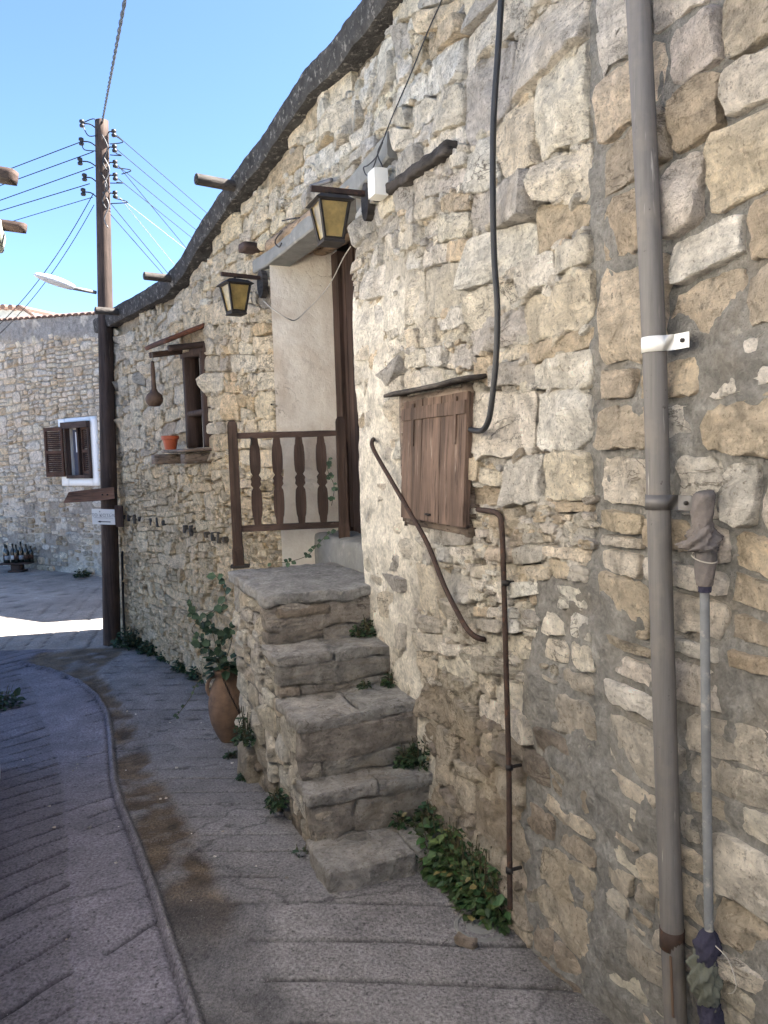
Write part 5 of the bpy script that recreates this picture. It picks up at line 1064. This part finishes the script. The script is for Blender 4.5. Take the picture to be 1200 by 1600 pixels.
for i, (x, y, r, lab) in enumerate(((205, 1008, .16, 'bushy weed at the foot of the pole'), (235, 1018, .10, 'second weed along the far wall foot, right of the pole'), (290, 1045, .10, 'weed at the far wall foot left of the clay jar'), (318, 1058, .12, 'weed close behind the clay jar'), (262, 1030, .07, 'small weed halfway along the far wall foot'))):
    q = on_ground(x, y); bush('wall_weed', lab, q, [(q, r, r * 1.0), (q + Vector((.08, -.1, 0)), r * .6, r * .6)], int(520 * (r / .12)), .032, MLEAFD, 'weeds along the far wall foot')
for i, (x, y, lab) in enumerate(((68, 878, 'weed beside the wine bottles at the far wall'), (128, 902, 'weed at the far wall foot near the pole'), (3, 1105, 'dark weed at the left edge of the street'))):
    q = on_ground(x, y); bush('far_weed', lab, q, [(q, .11, .12)], 160, .045, MLEAFD, 'weeds in the far corner')
# plant in the jar: trailing ivy-like stems with big leaves
iv = empty('jar_plant', jc + UZ * .42, 'dark green trailing plant growing out of the clay jar', 'plant'); V, Fc, T = [], [], []; m = MB()
for pl_ in ([(345, 1040), (335, 1000), (330, 965), (345, 945), (352, 925), (338, 900)], [(345, 1040), (318, 1000), (300, 985), (318, 962), (348, 948)], [(345, 1042), (325, 1048), (308, 1068), (296, 1092), (275, 1120)], [(350, 1038), (362, 1000), (358, 975)], [(340, 1038), (322, 1015), (312, 1005)], [(350, 1040), (345, 1010), (350, 990), (360, 985)], [(330, 990), (322, 975), (302, 962), (295, 945)]):
    P = smooth_path([at_depth(x, y, jc.y + .0 - .04 * k) for k, (x, y) in enumerate(pl_)]); m.tube(P, .0025, 5)
    for k, p in enumerate(P):
        if k < 3 or random.random() < .42: continue
        for _ in range(random.choice((1, 1, 2))):
            a = random.uniform(0, 6.28); d = Vector((math.cos(a), -.4 + random.gauss(0, .3), math.sin(a) * .7 - .2)); l = random.uniform(.03, .06) * (.5 if pl_[-1] == (275, 1120) else 1); sh = random.uniform(.6, 1.3); leaf(V, Fc, T, p, d, Vector((random.gauss(0, .4), -1, .5)), l, l * .42, (sh, sh, sh))
for k in range(60):
    a = random.uniform(0, 6.28); p = jc + Vector((math.cos(a) * .06, math.sin(a) * .06 - .02, .44 + random.random() * .10)); d = Vector((math.cos(a), math.sin(a), random.uniform(-.6, .7))); l = random.uniform(.05, .085); sh = random.uniform(.5, 1.3); leaf(V, Fc, T, p, d, UZ, l, l * .36, (sh, sh, sh))
props(put('leaves', [tuple(v) for v in V], Fc, MLEAFD, iv, 0, tint=np.array(T)), kind='stuff'); m.out('stems', MSTEM, iv, 1)
vn = empty('landing_vine', at_z(500, 862, ZL), 'thin ivy vine creeping across the landing and up beside the railing', 'vine'); V, Fc, T = [], [], []; m = MB()
for pl_, y0 in (([(420, 880), (450, 878), (480, 868), (497, 850), (512, 835), (525, 828)], 4.4), ([(518, 790), (522, 760), (512, 735), (514, 715)], 4.55)):
    P = smooth_path([at_depth(x, y, y0) if y < 800 else at_depth(x, y, y0 - .02 * k) for k, (x, y) in enumerate(pl_)]); m.tube(P, .002, 5)
    for p in P:
        for _ in range(random.choice((0, 1, 1, 2))):
            a = random.uniform(0, 6.28); d = Vector((math.cos(a), -.3, math.sin(a) * .6)); l = random.uniform(.018, .034); sh = random.uniform(.6, 1.4); leaf(V, Fc, T, p, d, Vector((0, -1, .6)), l, l * .42, (sh, sh, sh))
props(put('leaves', [tuple(v) for v in V], Fc, MLEAFD, vn, 0, tint=np.array(T)), kind='stuff'); m.out('stems', MSTEM, vn, 1)
# pebbles and crumbs of stone lying on the street
mp = MB2()
for k in range(260):
    x_ = rng.uniform(-2.2, .7); y_ = rng.uniform(1.9, 5.5)
    if dist_poly(np.array([x_]), np.array([y_]), wc)[0] > (.14 if k % 3 else 3): continue
    r = rng.uniform(.003, .010); c = np.array([x_, y_, float(zg(x_, y_)) + r * .2]); q = rng.normal(0, 1, (10, 3)); q /= np.linalg.norm(q, axis=1, keepdims=True); bmq = bmesh.new()
    for v in q * r * np.array([1.2, 1, .6]): bmq.verts.new(v + c)
    bmesh.ops.convex_hull(bmq, input=bmq.verts); bmq.verts.index_update(); mp.add(np.array([tuple(v.co) for v in bmq.verts]), [tuple(v.index for v in f.verts) for f in bmq.faces], tone(P_BROWN + P_PALE, rng)); bmq.free()
props(mp.out('pebbles', MS), 'loose stone crumbs scattered on the street along the wall', 'pebbles', kind='stuff')
